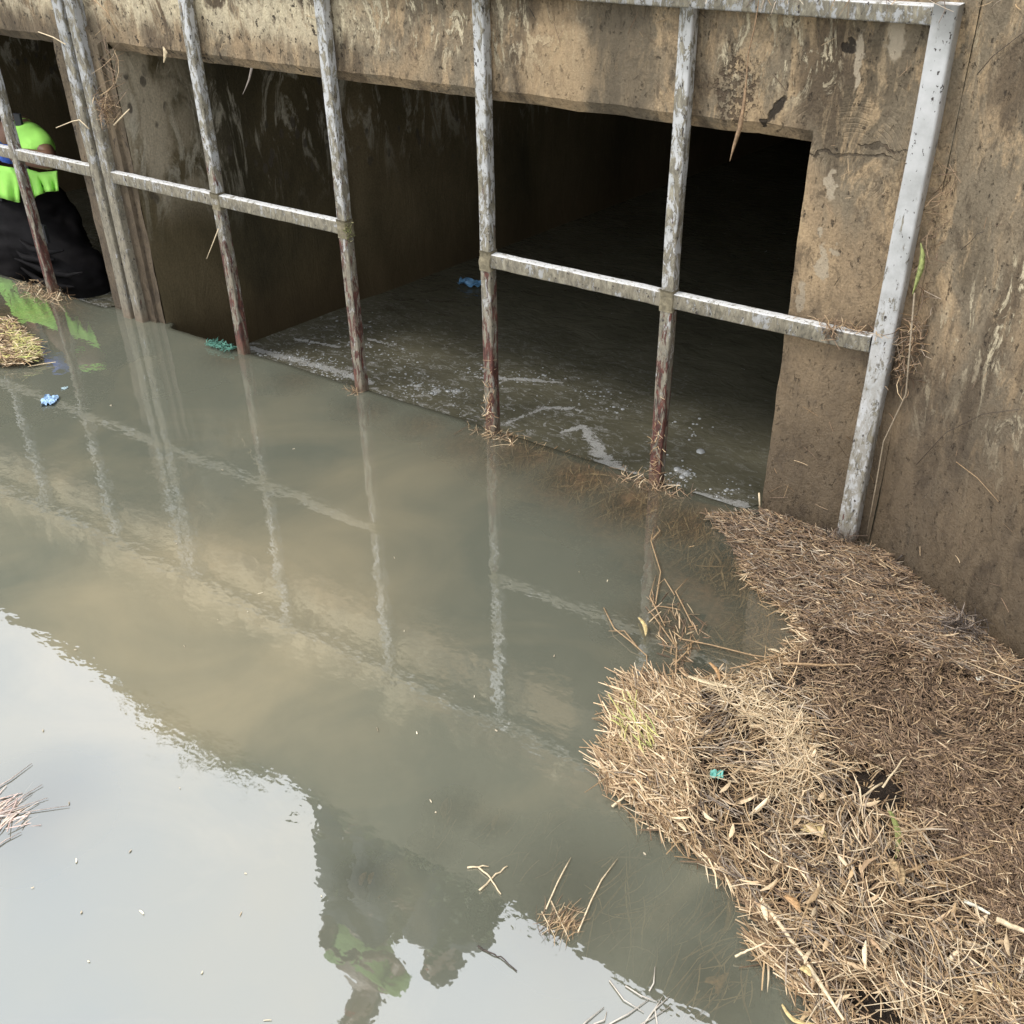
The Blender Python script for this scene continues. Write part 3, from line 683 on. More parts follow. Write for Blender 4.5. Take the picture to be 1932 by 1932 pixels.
P = sample(MAT_POLY, 15000, coarse_ex); P = clump(P[P[:, 1] > 1230], 26, -.15, 3); lay('straw_layer', P, flow, 40, (.016, .075), (.0009, .0023), TAN * .9, up=(0, .020), pit=.2)
P = sample(MAT_POLY, 750, coarse_ex); P = P[P[:, 1] > 1230]; lay('straw_layer', P, flow, 48, (.06, .15), (.0011, .0024), TAN[[0, 1, 2, 3, 6]], up=(.010, .024), pit=.08, bend=.22)
P = sample(MAT_POLY, 200, coarse_ex); P = P[P[:, 1] > 1230]; lay('straw_layer', P, flow, 60, (.025, .055), (.004, .007), TAN[[0, 1, 3, 5, 6]], up=(.008, .022), pit=.25, leaf=1)
P = clump(sample(MAT_POLY, 6500, coarse_ex), 60, .0, 9); P = P[P[:, 1] > 1230]; lay('straw_layer', P, flow, 30, (.02, .08), (.0011, .0024), GRY * .8, up=(.004, .022), pit=.15)
P = sample(MAT_POLY, 36000, HOLES, FINE); lay('chaff_layer', P, lambda q: flow(q) + 10, 45, (.005, .020), (.0009, .0019), BRN * .95, up=(0, .005), pit=.15, leaf=.5)
P = sample(MAT_POLY, 2200, HOLES, FINE); lay('chaff_layer', P, flow, 45, (.012, .04), (.0009, .0018), TAN * .8, up=(.002, .010), pit=.15)
WALLSIDE = [(1325, 968), (1440, 960), (1600, 1014), (1680, 1046), (1760, 1114), (1842, 1170), (1940, 1260), (1900, 1300), (1690, 1200), (1560, 1185), (1520, 1190), (1496, 1152), (1445, 1120), (1402, 1070), (1372, 1012)]
P = sample(WALLSIDE, 7000); lay('straw_layer', P, 22, 34, (.012, .06), (.0010, .0022), np.vstack([GRY * .8, TAN[2:5], BRN, BRN]), up=(0, .012), pit=.14)
# blond heap at the tip and the pale tangle
TIP = [(1140, 1440), (1165, 1408), (1160, 1360), (1183, 1310), (1200, 1284), (1290, 1288), (1330, 1290), (1310, 1400), (1300, 1500), (1262, 1562), (1228, 1528), (1165, 1488)]
P = sample(TIP, 1700); lay('straw_layer', P, lambda q: 50 + 0 * q[:, 0], 34, (.02, .07), (.0013, .0030), TAN[[0, 1, 3, 6, 5, 2, 4]], up=(.004, .02), pit=.2)
TANGLE = [(1330, 1290), (1420, 1290), (1500, 1330), (1530, 1400), (1545, 1470), (1500, 1520), (1440, 1480), (1470, 1400), (1400, 1350)]
P = sample(TANGLE, 380); lay('straw_layer', P, 30, 60, (.04, .12), (.0011, .0024), np.array([(.66, .53, .36), (.56, .43, .27), (.44, .32, .19)]), up=(.010, .026), pit=.15, bend=.5)
P = sample([(1160, 1330), (1200, 1320), (1240, 1370), (1210, 1440), (1170, 1400)], 80); lay('straw_layer', P, 55, 25, (.03, .07), (.0016, .003), YEL, up=(.012, .024), pit=.2)
# fringe poking over the rim
def rim_pts(poly, n, i0, i1, spread):
    seg = poly[i0:i1 + 1]; out_ = []
    for _ in range(n):
        k = rng.integers(0, len(seg) - 1); t = rng.random(); x = seg[k][0] * (1 - t) + seg[k + 1][0] * t; y = seg[k][1] * (1 - t) + seg[k + 1][1] * t
        out_.append((x + rng.normal(0, spread), y + rng.normal(0, spread)))
    return np.array(out_)
P = rim_pts(MAT_POLY, 1300, 10, 28, 8); lay('straw_layer', P, lambda q: 48 + 0 * q[:, 0], 24, (.03, .11), (.0013, .003), TAN, up=(0, .012), pit=.12, hfun=None, z0=.003)
P = rim_pts(MAT_POLY, 420, 28, 35, 8); lay('straw_layer', P, 10, 40, (.02, .07), (.0013, .0026), TAN, up=(0, .008), pit=.1, hfun=None, z0=.003)
for h_ in HOLES:
    P = rim_pts(h_ + [h_[0]], 150, 0, len(h_), 7); lay('straw_layer', P, 40, 50, (.03, .09), (.0013, .003), TAN, up=(.01, .022), pit=.1, hfun=None)

# left raft fragment
lr = empty('straw_mat', tuple(onz(10, 650))); tag(lr, 'small clump of blond and yellow straw floating at the left edge below the grate', 'debris', kind='stuff')
def hleft(W3): return np.maximum(.003, .03 * (1 - np.exp(-edge_dist(W3, LEFTW) / .06)))
b_ = body_of(LEFT_POLY, LEFTW, 'sodden_litter', hleft, M_lit, lr); b_['kind'] = 'stuff'
P = sample(LEFT_POLY, 2600); lay('straw_layer', P, 15, 30, (.02, .09), (.0018, .004), np.vstack([TAN, YEL[:1]]), parent=lr, hfun=hleft, up=(0, .014))
P = sample([(20, 615), (60, 640), (78, 668), (60, 680), (30, 670)], 200); lay('straw_layer', P, 0, 40, (.02, .07), (.002, .004), YEL, parent=lr, hfun=hleft, up=(.01, .02))

# drowned and half drowned straw held against the grate
dam = empty('debris_dam', (-1.5, GY, 0)); tag(dam, 'low bank of sodden brown straw held underwater along the foot of the grate', 'debris', kind='stuff')
v = []; f = []; NX = 260; prof = [(2.125, -.4), (2.118, -.10), (2.108, -.022), (2.085, -.014), (2.05, -.02), (2.0, -.04), (1.93, -.08), (1.84, -.16), (1.7, -.34)]
for i in range(NX + 1):
    x = -5.4 + (JR + .05 + 5.4) * i / NX
    k = 1.0 + .9 * np.clip((x + 1.7) / .8, 0, 1) + .25 * mnoise.noise(Vector((x * 3, 0, 0)))
    for (y, z) in prof:
        yy_ = FY - (FY - y) * (k if y < 2.08 else 1); v.append((x, yy_ + .012 * mnoise.noise(Vector((x * 9, y * 9, 2))), z + (.006 * mnoise.noise(Vector((x * 14, y * 14, 0))) if z > -.3 else 0)))
NP = len(prof)
for i in range(NX):
    for j in range(NP - 1): a = i * NP + j; f.append((a, a + 1, a + NP + 1, a + NP))
b_ = mesh_obj('sodden_litter', v, f, M_dam, dam, True); b_['kind'] = 'stuff'
def underwater(name, P, ang, sd, Lr, Wr, pal, zr, bend=.15, parent=dam, leaf=.4, pit=.08):
    n = len(P); z = rng.uniform(zr[0], zr[1], n); W3 = onz_arr(P, z)
    L = rng.uniform(Lr[0], Lr[1], n); Wd = rng.uniform(Wr[0], Wr[1], n)
    o = straws(name, W3, px_yaw(P, ang + rng.normal(0, sd, n)), rng.normal(0, pit, n), L, Wd, rng.normal(0, bend, n), pick(pal, n), parent, leaf=leaf); o['kind'] = 'stuff'; return o
P = sample([(880, 815), (940, 815), (1228, 925), (1330, 968), (1372, 1012), (1402, 1070), (1445, 1120), (1500, 1155), (1440, 1190), (1330, 1090), (1200, 1010), (1040, 920), (930, 880)], 2600)
underwater('drowned_straw', P, -60, 35, (.03, .09), (.0015, .003), WET, (-.030, -.006))
b_ = body_of([(900, 830), (1000, 850), (1228, 925), (1330, 965), (1400, 1020), (1440, 1080), (1530, 1150), (1560, 1200), (1500, 1260), (1420, 1275), (1370, 1250), (1400, 1180), (1330, 1110), (1220, 1050), (1100, 960), (980, 900)], [tuple(onz(*q)) for q in [(900, 830), (1000, 850), (1228, 925), (1330, 965), (1400, 1020), (1440, 1080), (1530, 1150), (1560, 1200), (1500, 1260), (1420, 1275), (1370, 1250), (1400, 1180), (1330, 1110), (1220, 1050), (1100, 960), (980, 900)]], 'sodden_litter', lambda Pw: -.012 - .02 * np.array([abs(mnoise.noise(Vector((x * 9, y * 9, 3)))) for x, y, _ in Pw]), M_dam, dam); b_['kind'] = 'stuff'
P = sample([(1400, 1130), (1520, 1170), (1500, 1230), (1420, 1260), (1330, 1240), (1360, 1180)], 500); underwater('drowned_straw', P, 20, 50, (.03, .1), (.0015, .0035), WET, (-.05, -.01))
P = sample([(-200, 545), (95, 562), (160, 590), (90, 625), (60, 620), (-200, 600)], 900); underwater('drowned_straw', P, -10, 30, (.03, .08), (.0018, .004), np.vstack([WET, YEL * .6]), (-.03, -.006))
P = sample([(400, 655), (700, 745), (900, 812), (890, 835), (690, 775), (430, 690)], 260); underwater('drowned_straw', P, -20, 60, (.02, .05), (.0015, .003), WET, (-.028, -.008))

# floating litter along the drowned edge and the spidery strands between the rafts
strand = empty('straw_strands', tuple(onz(1280, 1160))); tag(strand, 'spidery tangle of brown stems floating in front of the raft tip', 'debris', kind='stuff')
P = sample([(1215, 1130), (1290, 1120), (1330, 1180), (1300, 1290), (1255, 1270), (1240, 1190)], 110)
lay('straw_layer', P, 60, 55, (.02, .07), (.0012, .0026), np.vstack([WET, BRN, TAN[:2]]), parent=strand, hfun=None, up=(-.006, .012), pit=.25)
m = MB()
for pts in ([(1275, 1282), (1277, 1225), (1272, 1185)], [(1272, 1215), (1235, 1165), (1222, 1150)], [(1252, 1180), (1225, 1128), (1236, 1085)], [(1305, 1180), (1292, 1150), (1275, 1115), (1300, 1090)], [(1280, 1205), (1340, 1217), (1420, 1236), (1500, 1245)],
            [(1270, 1255), (1305, 1222), (1300, 1196)], [(1140, 1148), (1160, 1185), (1190, 1212), (1220, 1236), (1222, 1280)], [(1205, 1225), (1180, 1190), (1150, 1190)], [(1275, 1120), (1255, 1095), (1240, 1106)],
            [(1400, 1090), (1440, 1120), (1500, 1150), (1540, 1165)], [(1238, 1140), (1246, 1080), (1236, 1045), (1228, 1020), (1232, 995)], [(1228, 1020), (1246, 1002), (1240, 992)], [(1378, 1262), (1435, 1250), (1520, 1222), (1560, 1200)]):
    w = [onz(a + rng.normal(0, 1), b + rng.normal(0, 1), rng.uniform(.002, .016)) for a, b in pts]; m.tube(w, [.0015] * (len(w) - 1) + [.0006], 5)
def stalkmat(name, c): return simple(name, c, .6, .3, 200)
M_stk = stalkmat('brown_stem', (.36, .24, .13)); M_stk2 = stalkmat('pale_stem', (.66, .53, .35)); M_stk3 = stalkmat('drowned_stem', (.42, .28, .14)); M_dark = stalkmat('dark_twig', (.06, .045, .035))
o = m.build('stems', M_stk, strand, True); o['kind'] = 'stuff'

# ------------------------------------------------------------------ single stalks, leaves and litter pieces
def stalk(label, pts, r=.0022, mat=None, z=.04, cat='stalk', name='reed_stalk', group=None, sides=6):
    w = [onz(p[0], p[1], z if len(p) < 3 else p[2]) for p in pts]
    q = []
    for i in range(len(w) - 1):
        for k in range(4): q.append(w[i].lerp(w[i + 1], k / 4) + Vector((rng.normal(0, .0006), rng.normal(0, .0006), rng.normal(0, .0006))))
    q.append(w[-1]); n = len(q); m = MB(); m.tube([p - q[0] for p in q], [r * (1 - .45 * i / n) for i in range(n)], sides)
    o = m.build(name, mat or M_stk2, None, True); o.location = q[0]; tag(o, label, cat, group); return o
def leaf(label, pa, pb, w, mat, z=.045, curl=.3, name='dry_leaf', cat='leaf', bend=.08, lift=.004):
    a = onz(*pa, z) if len(pa) == 2 else Vector(pa); b = onz(*pb, z + lift) if len(pb) == 2 else Vector(pb); d = b - a; L = d.length; d.normalize(); s_ = Vector((-d.y, d.x, 0))
    if s_.length < .1: s_ = Vector((1, 0, 0))
    s_.normalize(); u = d.cross(s_); u = u if u.z > 0 else -u; v = []; f = []; n = 11; w *= .62; curl *= .5
    for i in range(n + 1):
        t = i / n; ww = w * (1 + .25 * mnoise.noise(Vector((i * .8, w * 900, 0)))) * (math.sin(math.pi * min(1, .08 + t * .94)) ** .7) * .5 + .0006; c = d * L * t + s_ * bend * L * math.sin(math.pi * t) + u * curl * w * math.sin(math.pi * t)
        v += [c - s_ * ww + u * ww * .35, c, c + s_ * ww + u * ww * .35 + u * .0004]
        v += [c - s_ * ww + u * (ww * .35 - .0007), c - u * .0007, c + s_ * ww + u * (ww * .35 - .0007)]
    for i in range(n):
        a_ = i * 6; b2_ = a_ + 6
        f += [(a_, a_ + 1, b2_ + 1, b2_), (a_ + 1, a_ + 2, b2_ + 2, b2_ + 1), (a_ + 4, a_ + 3, b2_ + 3, b2_ + 4), (a_ + 5, a_ + 4, b2_ + 4, b2_ + 5), (a_ + 3, a_, b2_, b2_ + 3), (a_ + 2, a_ + 5, b2_ + 5, b2_ + 2)]
    o = mesh_obj(name, v, f, mat, None, True); o.location = a; tag(o, label, cat); return o
def leafm(name, c): return simple(name, c, .7, .45, 160, bump=.6)
L_pale, L_tan, L_yel, L_org, L_green = leafm('pale_reed', (.66, .53, .34)), leafm('tan_reed', (.50, .36, .20)), leafm('yellow_reed', (.60, .46, .22)), leafm('orange_reed', (.48, .29, .14)), leafm('green_leaf', (.26, .29, .10))
stalk('long straight brown stalk lying level across the top of the raft', [(1477, 1252), (1550, 1255), (1625, 1254)], .003, M_stk)
stalk('pale stalk slanting up to the right across the dark gap of the raft', [(1545, 1556), (1605, 1517), (1665, 1477)], .0028)
stalk('pale stalk meeting the wide leaf just above the gap in the raft', [(1468, 1498), (1530, 1460), (1588, 1421)], .0022)
stalk('thin stalk leaning up and right over the smooth brown chaff', [(1665, 1485), (1690, 1452), (1713, 1421)], .002)
stalk('long bent tan stalk reaching right below the small dark hole', [(1703, 1650, .04), (1735, 1633), (1800, 1622), (1875, 1595)], .0026, M_stk)
stalk('long grey stalk running down the coarse half of the raft', [(1511, 1631), (1548, 1700), (1597, 1768)], .004, stalkmat('grey_stem', (.40, .32, .25)))
stalk('long pale stalk along the lower rim of the raft near the bottom', [(1440, 1700, .02), (1490, 1768, .03), (1545, 1850, .03), (1592, 1925, .03)], .004)
stalk('short pale stalk beside the wing wall at the far right', [(1838, 1440 - 4), (1871, 1399)], .0024)
stalk('pale twig sticking out over open water from the lower rim', [(1387, 1805, .01), (1410, 1793, .02), (1445, 1778, .03)], .002)
stalk('short white twig poking out at the lower left tip of the raft', [(1155, 1522, .004), (1178, 1503, .02)], .0022)
stalk('long pale stalk crossing the middle of the raft under the teal scrap', [(1420, 1480), (1480, 1472), (1550, 1474), (1600, 1492)], .002)
stalk('thin curved stalk arching over the green stems in the raft', [(1573, 1590), (1555, 1640), (1600, 1560), (1640, 1510)], .0016)
stalk('pale stick lying across the lower right corner of the raft', [(1880, 1735), (1932, 1757), (1965, 1770)], .005)
stalk('white splintered stick above the pale stick at lower right', [(1818, 1700), (1845, 1712), (1868, 1724)], .0035, leafm('white_reed', (.78, .70, .56)))
leaf('pale reed leaf lying in the blond tangle of the raft', (1400, 1345), (1458, 1366), .016, L_pale)
leaf('wide cream reed leaf pointing down right above the gap', (1480, 1420), (1548, 1468), .020, L_pale, z=.05)
leaf('crumpled yellow tan leaf in the middle of the raft', (1512, 1563), (1562, 1582), .034, L_yel, z=.045)
leaf('pale pointed leaf slanting near the bottom of the raft', (1660, 1796), (1694, 1762), .018, L_pale)
leaf('bright yellow leaf at the lower right corner of the raft', (1862, 1860), (1906, 1872), .016, L_yel)
leaf('broad tan leaf standing at the right end of the dark gap', (1676, 1620), (1702, 1678), .026, L_tan)
leaf('long cream leaf on the left rim of the raft by the water', (1240, 1526), (1296, 1570), .018, L_pale, z=.02)
leaf('long thin cream leaf along the upper rim of the raft', (1298, 1276), (1408, 1299), .014, L_pale, z=.03, bend=-.08)
leaf('small orange tan leaf on the upper rim of the raft', (1338, 1250), (1358, 1285), .010, L_org, z=.02)
leaf('small bent tan leaf inside the coarse straw', (1480, 1690), (1510, 1722), .018, L_org)
leaf('small gold leaf below the crumpled yellow leaf', (1700 - 190, 1826), (1530, 1842), .015, L_yel)
leaf('little yellow leaf floating upright left of the tangle', (1205, 1165), (1218, 1200), .012, L_yel, z=.008)
leaf('white reed scrap floating above the raft rim', (1455 - 5, 1225 + 0), (1473, 1232), .008, L_pale, z=.006)
leaf('green streaked reed blade beside the dark hole of the raft', (1728 - 50, 1490 + 40), (1690, 1620), .014, L_green, z=.03)
def lump(name, label, cat, c, rx, ry, rz, mat, amp=.35, sub=2, seed=0, yaw=0, parent=None):
    import bmesh
    bm = bmesh.new(); bmesh.ops.create_icosphere(bm, subdivisions=sub, radius=1)
    cy, sy = math.cos(yaw), math.sin(yaw)
    for q in bm.verts:
        k = 1 + amp * mnoise.noise(q.co * 2.1 + Vector((seed, 0, 0))); x, y, z = q.co.x * rx * k, q.co.y * ry * k, q.co.z * rz * k
        q.co = (x * cy - y * sy, x * sy + y * cy, z)
    me = bpy.data.meshes.new(name); bm.to_mesh(me); bm.free(); me.materials.append(mat); me.polygons.foreach_set('use_smooth', [True] * len(me.polygons))
    o = bpy.data.objects.new(name, me); COL.objects.link(o); o.location = c
    if label: tag(o, label, cat)
    if parent: o.parent = parent; o.matrix_parent_inverse = Matrix.Translation(-parent.location)
    return o
M_teal = simple('teal_plastic', (.16, .42, .36), .45, .3, 60); M_blue = simple('blue_plastic', (.10, .24, .40), .5, .4, 60); M_white = simple('white_foam_chip', (.75, .72, .60), .7, .1, 60)
M_netg = simple('green_net', (.10, .26, .20), .6, .6, 120)
def scrap(name, label, cat, c, rx, ry, mat, yaw=0, seed=0, rz=.006, n=10):
    """crumpled sheet of plastic film"""
    v = []; f = []; cy, sy = math.cos(yaw), math.sin(yaw)
    for lay_ in (0, -.0012):
        for j in range(n + 1):
            for i in range(n + 1):
                a, b = i / n * 2 - 1, j / n * 2 - 1; k = 1 + .35 * mnoise.noise(Vector((a * 1.5, b * 1.5, seed)))
                x, y = a * rx * k, b * ry * k * (1 - .3 * a * a); z = rz * (1 + 1.6 * mnoise.noise(Vector((a * 2.6, b * 2.6, seed + 7)))) + lay_
                v.append((x * cy - y * sy, x * sy + y * cy, z))
    m_ = (n + 1) ** 2
    for j in range(n):
        for i in range(n):
            a = j * (n + 1) + i; f.append((a, a + 1, a + n + 2, a + n + 1)); f.append((m_ + a, m_ + a + n + 1, m_ + a + n + 2, m_ + a + 1))
    o = mesh_obj(name, v, f, mat, None, False); o.location = c; tag(o, label, cat); return o
scrap('plastic_scrap', 'small teal plastic scrap lying on the coarse straw', 'litter', onz(1352, 1464, .045), .011, .010, M_teal, .5, 1)
scrap('plastic_bag', 'light blue crumpled plastic bag scrap floating at the left', 'litter', onz(92, 757, .002), .030, .022, simple('pale_blue_film', (.28, .42, .60), .4, .4, 80), 2.3, 3)
scrap('plastic_scrap', 'small pale scrap of film beside the light blue bag', 'litter', onz(122, 733, .0), .010, .008, simple('grey_blue_film', (.34, .44, .47), .3, .2, 80), 1, 5, .002)
scrap('plastic_bag', 'dark blue plastic bag floating deep inside the culvert', 'litter', onz(887, 537, IN + .004), .055, .028, M_blue, .1, 8, .012)
for i, (px, py, s_, lab) in enumerate([(1849, 1280, .008, 'cream foam chip on the brown chaff near the wing wall'), (1477 + 132, 1404, .007, 'flat pale chip on the smooth brown chaff'), (1433, 1020, .004, 'tiny white pebble on the raft beside the culvert corner'),
                                       (1743, 1243, .005, 'small white chip on the chaff below the wall side straw'), (1868 - 450, 1046, .004, 'tiny white seed head on the thin end of the raft')]):
    lump('foam_chip', lab, 'litter', onz(px, py, .035 if px > 1440 else .02), s_, s_ * .8, s_ * .6, M_white, .4, 2, i)
# green net scrap at the foot of the second bar
m = MB(); c0 = onz(398, 650, .006); c1 = onz(445, 662, .006)
for k in range(46):
    t = rng.random(); q = c0.lerp(c1, t); pts = [q + Vector((rng.normal(0, .010), rng.normal(0, .012), abs(rng.normal(.006, .007)))) for _ in range(4)]; m.tube(pts, .0012, 4)
o = m.build('net_scrap', M_netg, None, True); tag(o, 'scrap of green netting caught on the water line left of the second bar', 'litter')

# drowned stems seen through the water
dr = []
def drowned(label, pts, r=.002, mat=None, z=-.012): return stalk(label, [(a, b, z) for a, b in pts], r, mat or M_stk3, z)
drowned('long pale drowned stem curving down left of the raft', [(1290, 1600), (1240, 1622), (1195, 1648), (1150, 1700), (1112, 1745)], .0022, z=-.006)
drowned('brown drowned stem running straight up near the bottom', [(1380, 1690), (1374, 1740), (1368, 1765)], .006, z=-.02)
drowned('faint drowned stem in open water right of centre', [(905, 1665), (925, 1700), (935, 1722)], .0015, z=-.012)
drowned('faint drowned twig above the crossed straws', [(1040, 1720), (1075, 1640)], .0015, z=-.01)
leaf('drowned orange reed leaf near the bottom centre', (1330, 1850), (1365, 1862), .022, L_org, z=-.014)
leaf('drowned tan reed leaf pointing down near the bottom', (1352, 1875), (1375, 1835), .016, L_org, z=-.012)
leaf('drowned upright reed leaf left of the hi vis reflection', (680, 1670), (692, 1645), .014, L_org, z=-.012)
leaf('second drowned reed leaf beside the upright one', (697, 1668), (706, 1645), .012, L_org, z=-.012)
leaf('drowned leaf fading into the water at centre', (838, 1545), (845, 1505), .016, L_org, z=-.016)
leaf('drowned narrow leaf fading into the water right of centre', (930, 1565), (942, 1535), .012, L_org, z=-.016)
us = empty('drowned_litter', tuple(onz(1250, 1800))); tag(us, 'faint brown stems hanging under the surface below the raft', 'debris', kind='stuff')
P = sample([(1160, 1600), (1320, 1640), (1400, 1760), (1440, 1880), (1300, 1932), (1200, 1800), (1080, 1760)], 150)
underwater('drowned_straw', P, -55, 28, (.03, .12), (.0012, .0024), WET * 1.3, (-.03, -.006), parent=us)
P = sample([(800, 1480), (1060, 1500), (1060, 1660), (830, 1700)], 40); underwater('drowned_straw', P, -60, 25, (.02, .07), (.0015, .003), WET * 1.4, (-.03, -.01), parent=us)
# rooted tuft near bottom centre
tuft = empty('root_tuft', tuple(onz(1060, 1740))); tag(tuft, 'small brown root tuft half afloat where the sky reflection begins', 'debris', kind='stuff')
P = np.column_stack([rng.normal(1062, 18, 130), rng.normal(1738, 13, 130)]); lay('straw_layer', P, -55, 30, (.02, .06), (.0006, .0014), np.vstack([TAN[:4], BRN[:2]]), parent=tuft, hfun=None, up=(-.006, .006), bend=.3)
m = MB()
for pts in ([(1030, 1715), (1052, 1665), (1065, 1640), (1077, 1618)], [(1090, 1760), (1115, 1700), (1135, 1660), (1165, 1620)], [(1022, 1720), (1048, 1770)], [(1040, 1700), (1075, 1775)]):
    m.tube([onz(a, b, .003) for a, b in pts], [.0012] * (len(pts) - 1) + [.0005], 5)
o = m.build('stems', M_stk2, tuft, True); o['kind'] = 'stuff'
# crossed straws
for lab, pts in (('level pale straw of the little crossed bunch on open water', [(882, 1636), (922, 1635)]), ('long straw slanting down right in the crossed bunch', [(902, 1636), (925, 1655), (945, 1687)]),
                 ('straw slanting up right in the crossed bunch', [(905, 1680), (930, 1655), (957, 1634)])):
    stalk(lab, pts, .0016, M_stk2, .003)
# reed end at left edge in the bright sky reflection
lt = empty('reed_tuft', tuple(onz(20, 1530))); tag(lt, 'pinkish reed tuft drifting at the left edge over the sky reflection', 'debris', kind='stuff')
m = MB()
for pts in ([(-60, 1555), (20, 1536), (130, 1520)], [(-60, 1560), (20, 1515), (80, 1480)], [(-60, 1565), (10, 1530), (60, 1495)], [(-40, 1620), (10, 1585), (40, 1570)], [(-50, 1550), (30, 1525), (90, 1505)], [(-30, 1500), (20, 1470), (60, 1440)]):
    m.tube([onz(a, b, .003) for a, b in pts], [.0016, .0012, .0005][:len(pts)], 5)
M_pink = simple('pinkish_reed', (.50, .42, .37), .6, .2, 100)
o = m.build('stems', M_pink, lt, True); o['kind'] = 'stuff'
P = np.column_stack([rng.normal(5, 25, 60), rng.normal(1535, 14, 60)]); lay('straw_layer', P, -30, 22, (.03, .07), (.0015, .003), np.array([(.62, .46, .40), (.70, .56, .46)]), parent=lt, hfun=None, up=(-.004, .004))
# pale reeds bottom, in sky reflection
br = empty('reed_tuft', tuple(onz(1200, 1910))); tag(br, 'whitish reed stems floating at the bottom edge over the sky reflection', 'debris', kind='stuff')
m = MB()
for pts in ([(1120, 1932), (1145, 1908)], [(1150, 1932), (1225, 1885)], [(1215, 1932), (1250, 1880)], [(1160, 1975), (1266, 1898)], [(1180, 1860), (1240, 1890)], [(1225, 1870), (1236, 1824)], [(1080, 1960), (1140, 1900)], [(1240, 1932), (1262, 1880)], [(1150, 1850), (1215, 1910)]):
    m.tube([onz(a + rng.normal(0, 2), b + rng.normal(0, 2), .002) for a, b in pts] if len(pts) > 2 else [onz(pts[0][0], pts[0][1], .002), onz((pts[0][0] + pts[1][0]) / 2 + rng.normal(0, 5), (pts[0][1] + pts[1][1]) / 2 + rng.normal(0, 4), .003), onz(pts[1][0], pts[1][1], .002)], [.0012, .0011, .0005] if len(pts) < 3 else .001, 5)
o = m.build('stems', simple('whitish_reed', (.55, .50, .43), .6, .15, 100), br, True); o['kind'] = 'stuff'
stalk('dark wiggly twig floating in the bottom sky reflection', [(900, 1785), (922, 1797), (945, 1806), (975, 1832)], .0014, M_dark, .002)
leaf('curled yellow blade floating at the bottom edge near the raft', (1545 - 70, 1895), (1540, 1932), .008, L_yel, z=.006, bend=-.25)
leaf('curled tan blade floating beside the raft at the bottom edge', (1560 - 55, 1940), (1560, 1910), .008, L_tan, z=.006, bend=.2)
# specks adrift
P = np.vstack([rng.uniform((20, 700), (1250, 1700), (30, 2)), rng.uniform((100, 1500), (900, 1930), (9, 2))]); P = P[~inside(P, MAT_POLY)]
P = P[P[:, 1] > 640 + .36 * P[:, 0]]
n = len(P); fl = straws('floating_flecks', onz_arr(P, .0015), rng.uniform(0, 3.1, n), np.zeros(n), rng.uniform(.003, .012, n), rng.uniform(.0015, .003, n), rng.normal(0, .1, n), pick(np.array([(.7, .62, .45), (.5, .42, .3), (.4, .34, .24)]), n))
tag(fl, 'scattered tiny pale flecks adrift on the open murky water', 'debris', kind='stuff')
leaf('thin pale straw floating under the left clump', (52, 700 - 8), (105, 683), .006, L_pale, z=.004, bend=0)

# foam inside the culvert
def foam_mat():
    g = G('foam_bubbles'); g.bsdf((.36, .37, .37), .12, None, spec=.9); return g.m
M_foam = foam_mat()
m = MB(); ico = []
def bubble(c, r, fl=.6):
    n1, n2 = 6, 2; v = [c + Vector((0, 0, r * fl))]; f = []
    for j in range(1, n2 + 1):
        a = math.pi / 2 * j / n2
        for k in range(n1): b = 2 * math.pi * k / n1; v.append(c + Vector((r * math.sin(a) * math.cos(b), r * math.sin(a) * math.sin(b), r * fl * math.cos(a))))
    for k in range(n1): f.append((0, 1 + k, 1 + (k + 1) % n1))
    for j in range(n2 - 1):
        for k in range(n1): a0 = 1 + j * n1; f.append((a0 + k, a0 + n1 + k, a0 + n1 + (k + 1) % n1, a0 + (k + 1) % n1))
    m.add(v, f)
PATCH = [(820, 737, 8, 6, 26), (858, 738, 9, 6, 24), (785, 728, 7, 5, 12), (760, 700, 30, 20, 40), (900, 700, 18, 7, 30), (1010, 715, 30, 8, 30), (1130, 740, 40, 10, 20), (930, 715, 10, 5, 22), (600, 690, 40, 12, 90), (540, 672, 30, 8, 60),
         (640, 712, 25, 8, 50), (700, 660, 30, 20, 36), (690, 620, 40, 20, 24), (1290, 890, 10, 7, 30), (1275, 915, 20, 8, 20), (1330, 940, 35, 12, 40), (1385, 920, 20, 10, 14), (1160, 770, 12, 4, 6), (1300, 810, 22, 14, 10), (1250, 860, 10, 6, 6),
         (600, 715, 10, 6, 18), (520, 690, 10, 4, 10), (850, 770, 60, 14, 26), (760, 745, 25, 8, 16), (1090, 760, 60, 20, 16)]
for (px, py, sx, sy, n) in PATCH:
    for _ in range(int(n * 1.6)):
        a, b = rng.normal(px, sx), rng.normal(py, sy); c = onz(a, b, IN)
        if c.y < 2.12 or c.x < JL + SK * (c.y - FY) + .01: continue
        bubble(c, abs(rng.normal(.0016, .0016)) + .0009, .45)
for (px, py, r) in [(1322, 852, .015), (1320, 790, .006), (1308, 800, .005), (1175, 772, .007), (1158, 768, .006), (1345, 806, .004), (1278, 885, .012), (1295, 893, .011), (1287, 900, .010), (845, 738, .009), (815, 742, .008), (1265, 918, .010)]: bubble(onz(px, py, IN), r, .5)
def ribbon(pts, wpx):
    Q = []; k = 12
    for i in range(len(pts) - 1):
        for t in range(k): Q.append((pts[i][0] + (pts[i + 1][0] - pts[i][0]) * t / k, pts[i][1] + (pts[i + 1][1] - pts[i][1]) * t / k, pts[i][2] + (pts[i + 1][2] - pts[i][2]) * t / k))
    for (x, y, w) in Q:
        for _ in range(int(w * .9) + 2): bubble(onz(x + rng.normal(0, 2), y + rng.normal(0, w * .42), IN), abs(rng.normal(.0022, .0012)) + .001, .5)
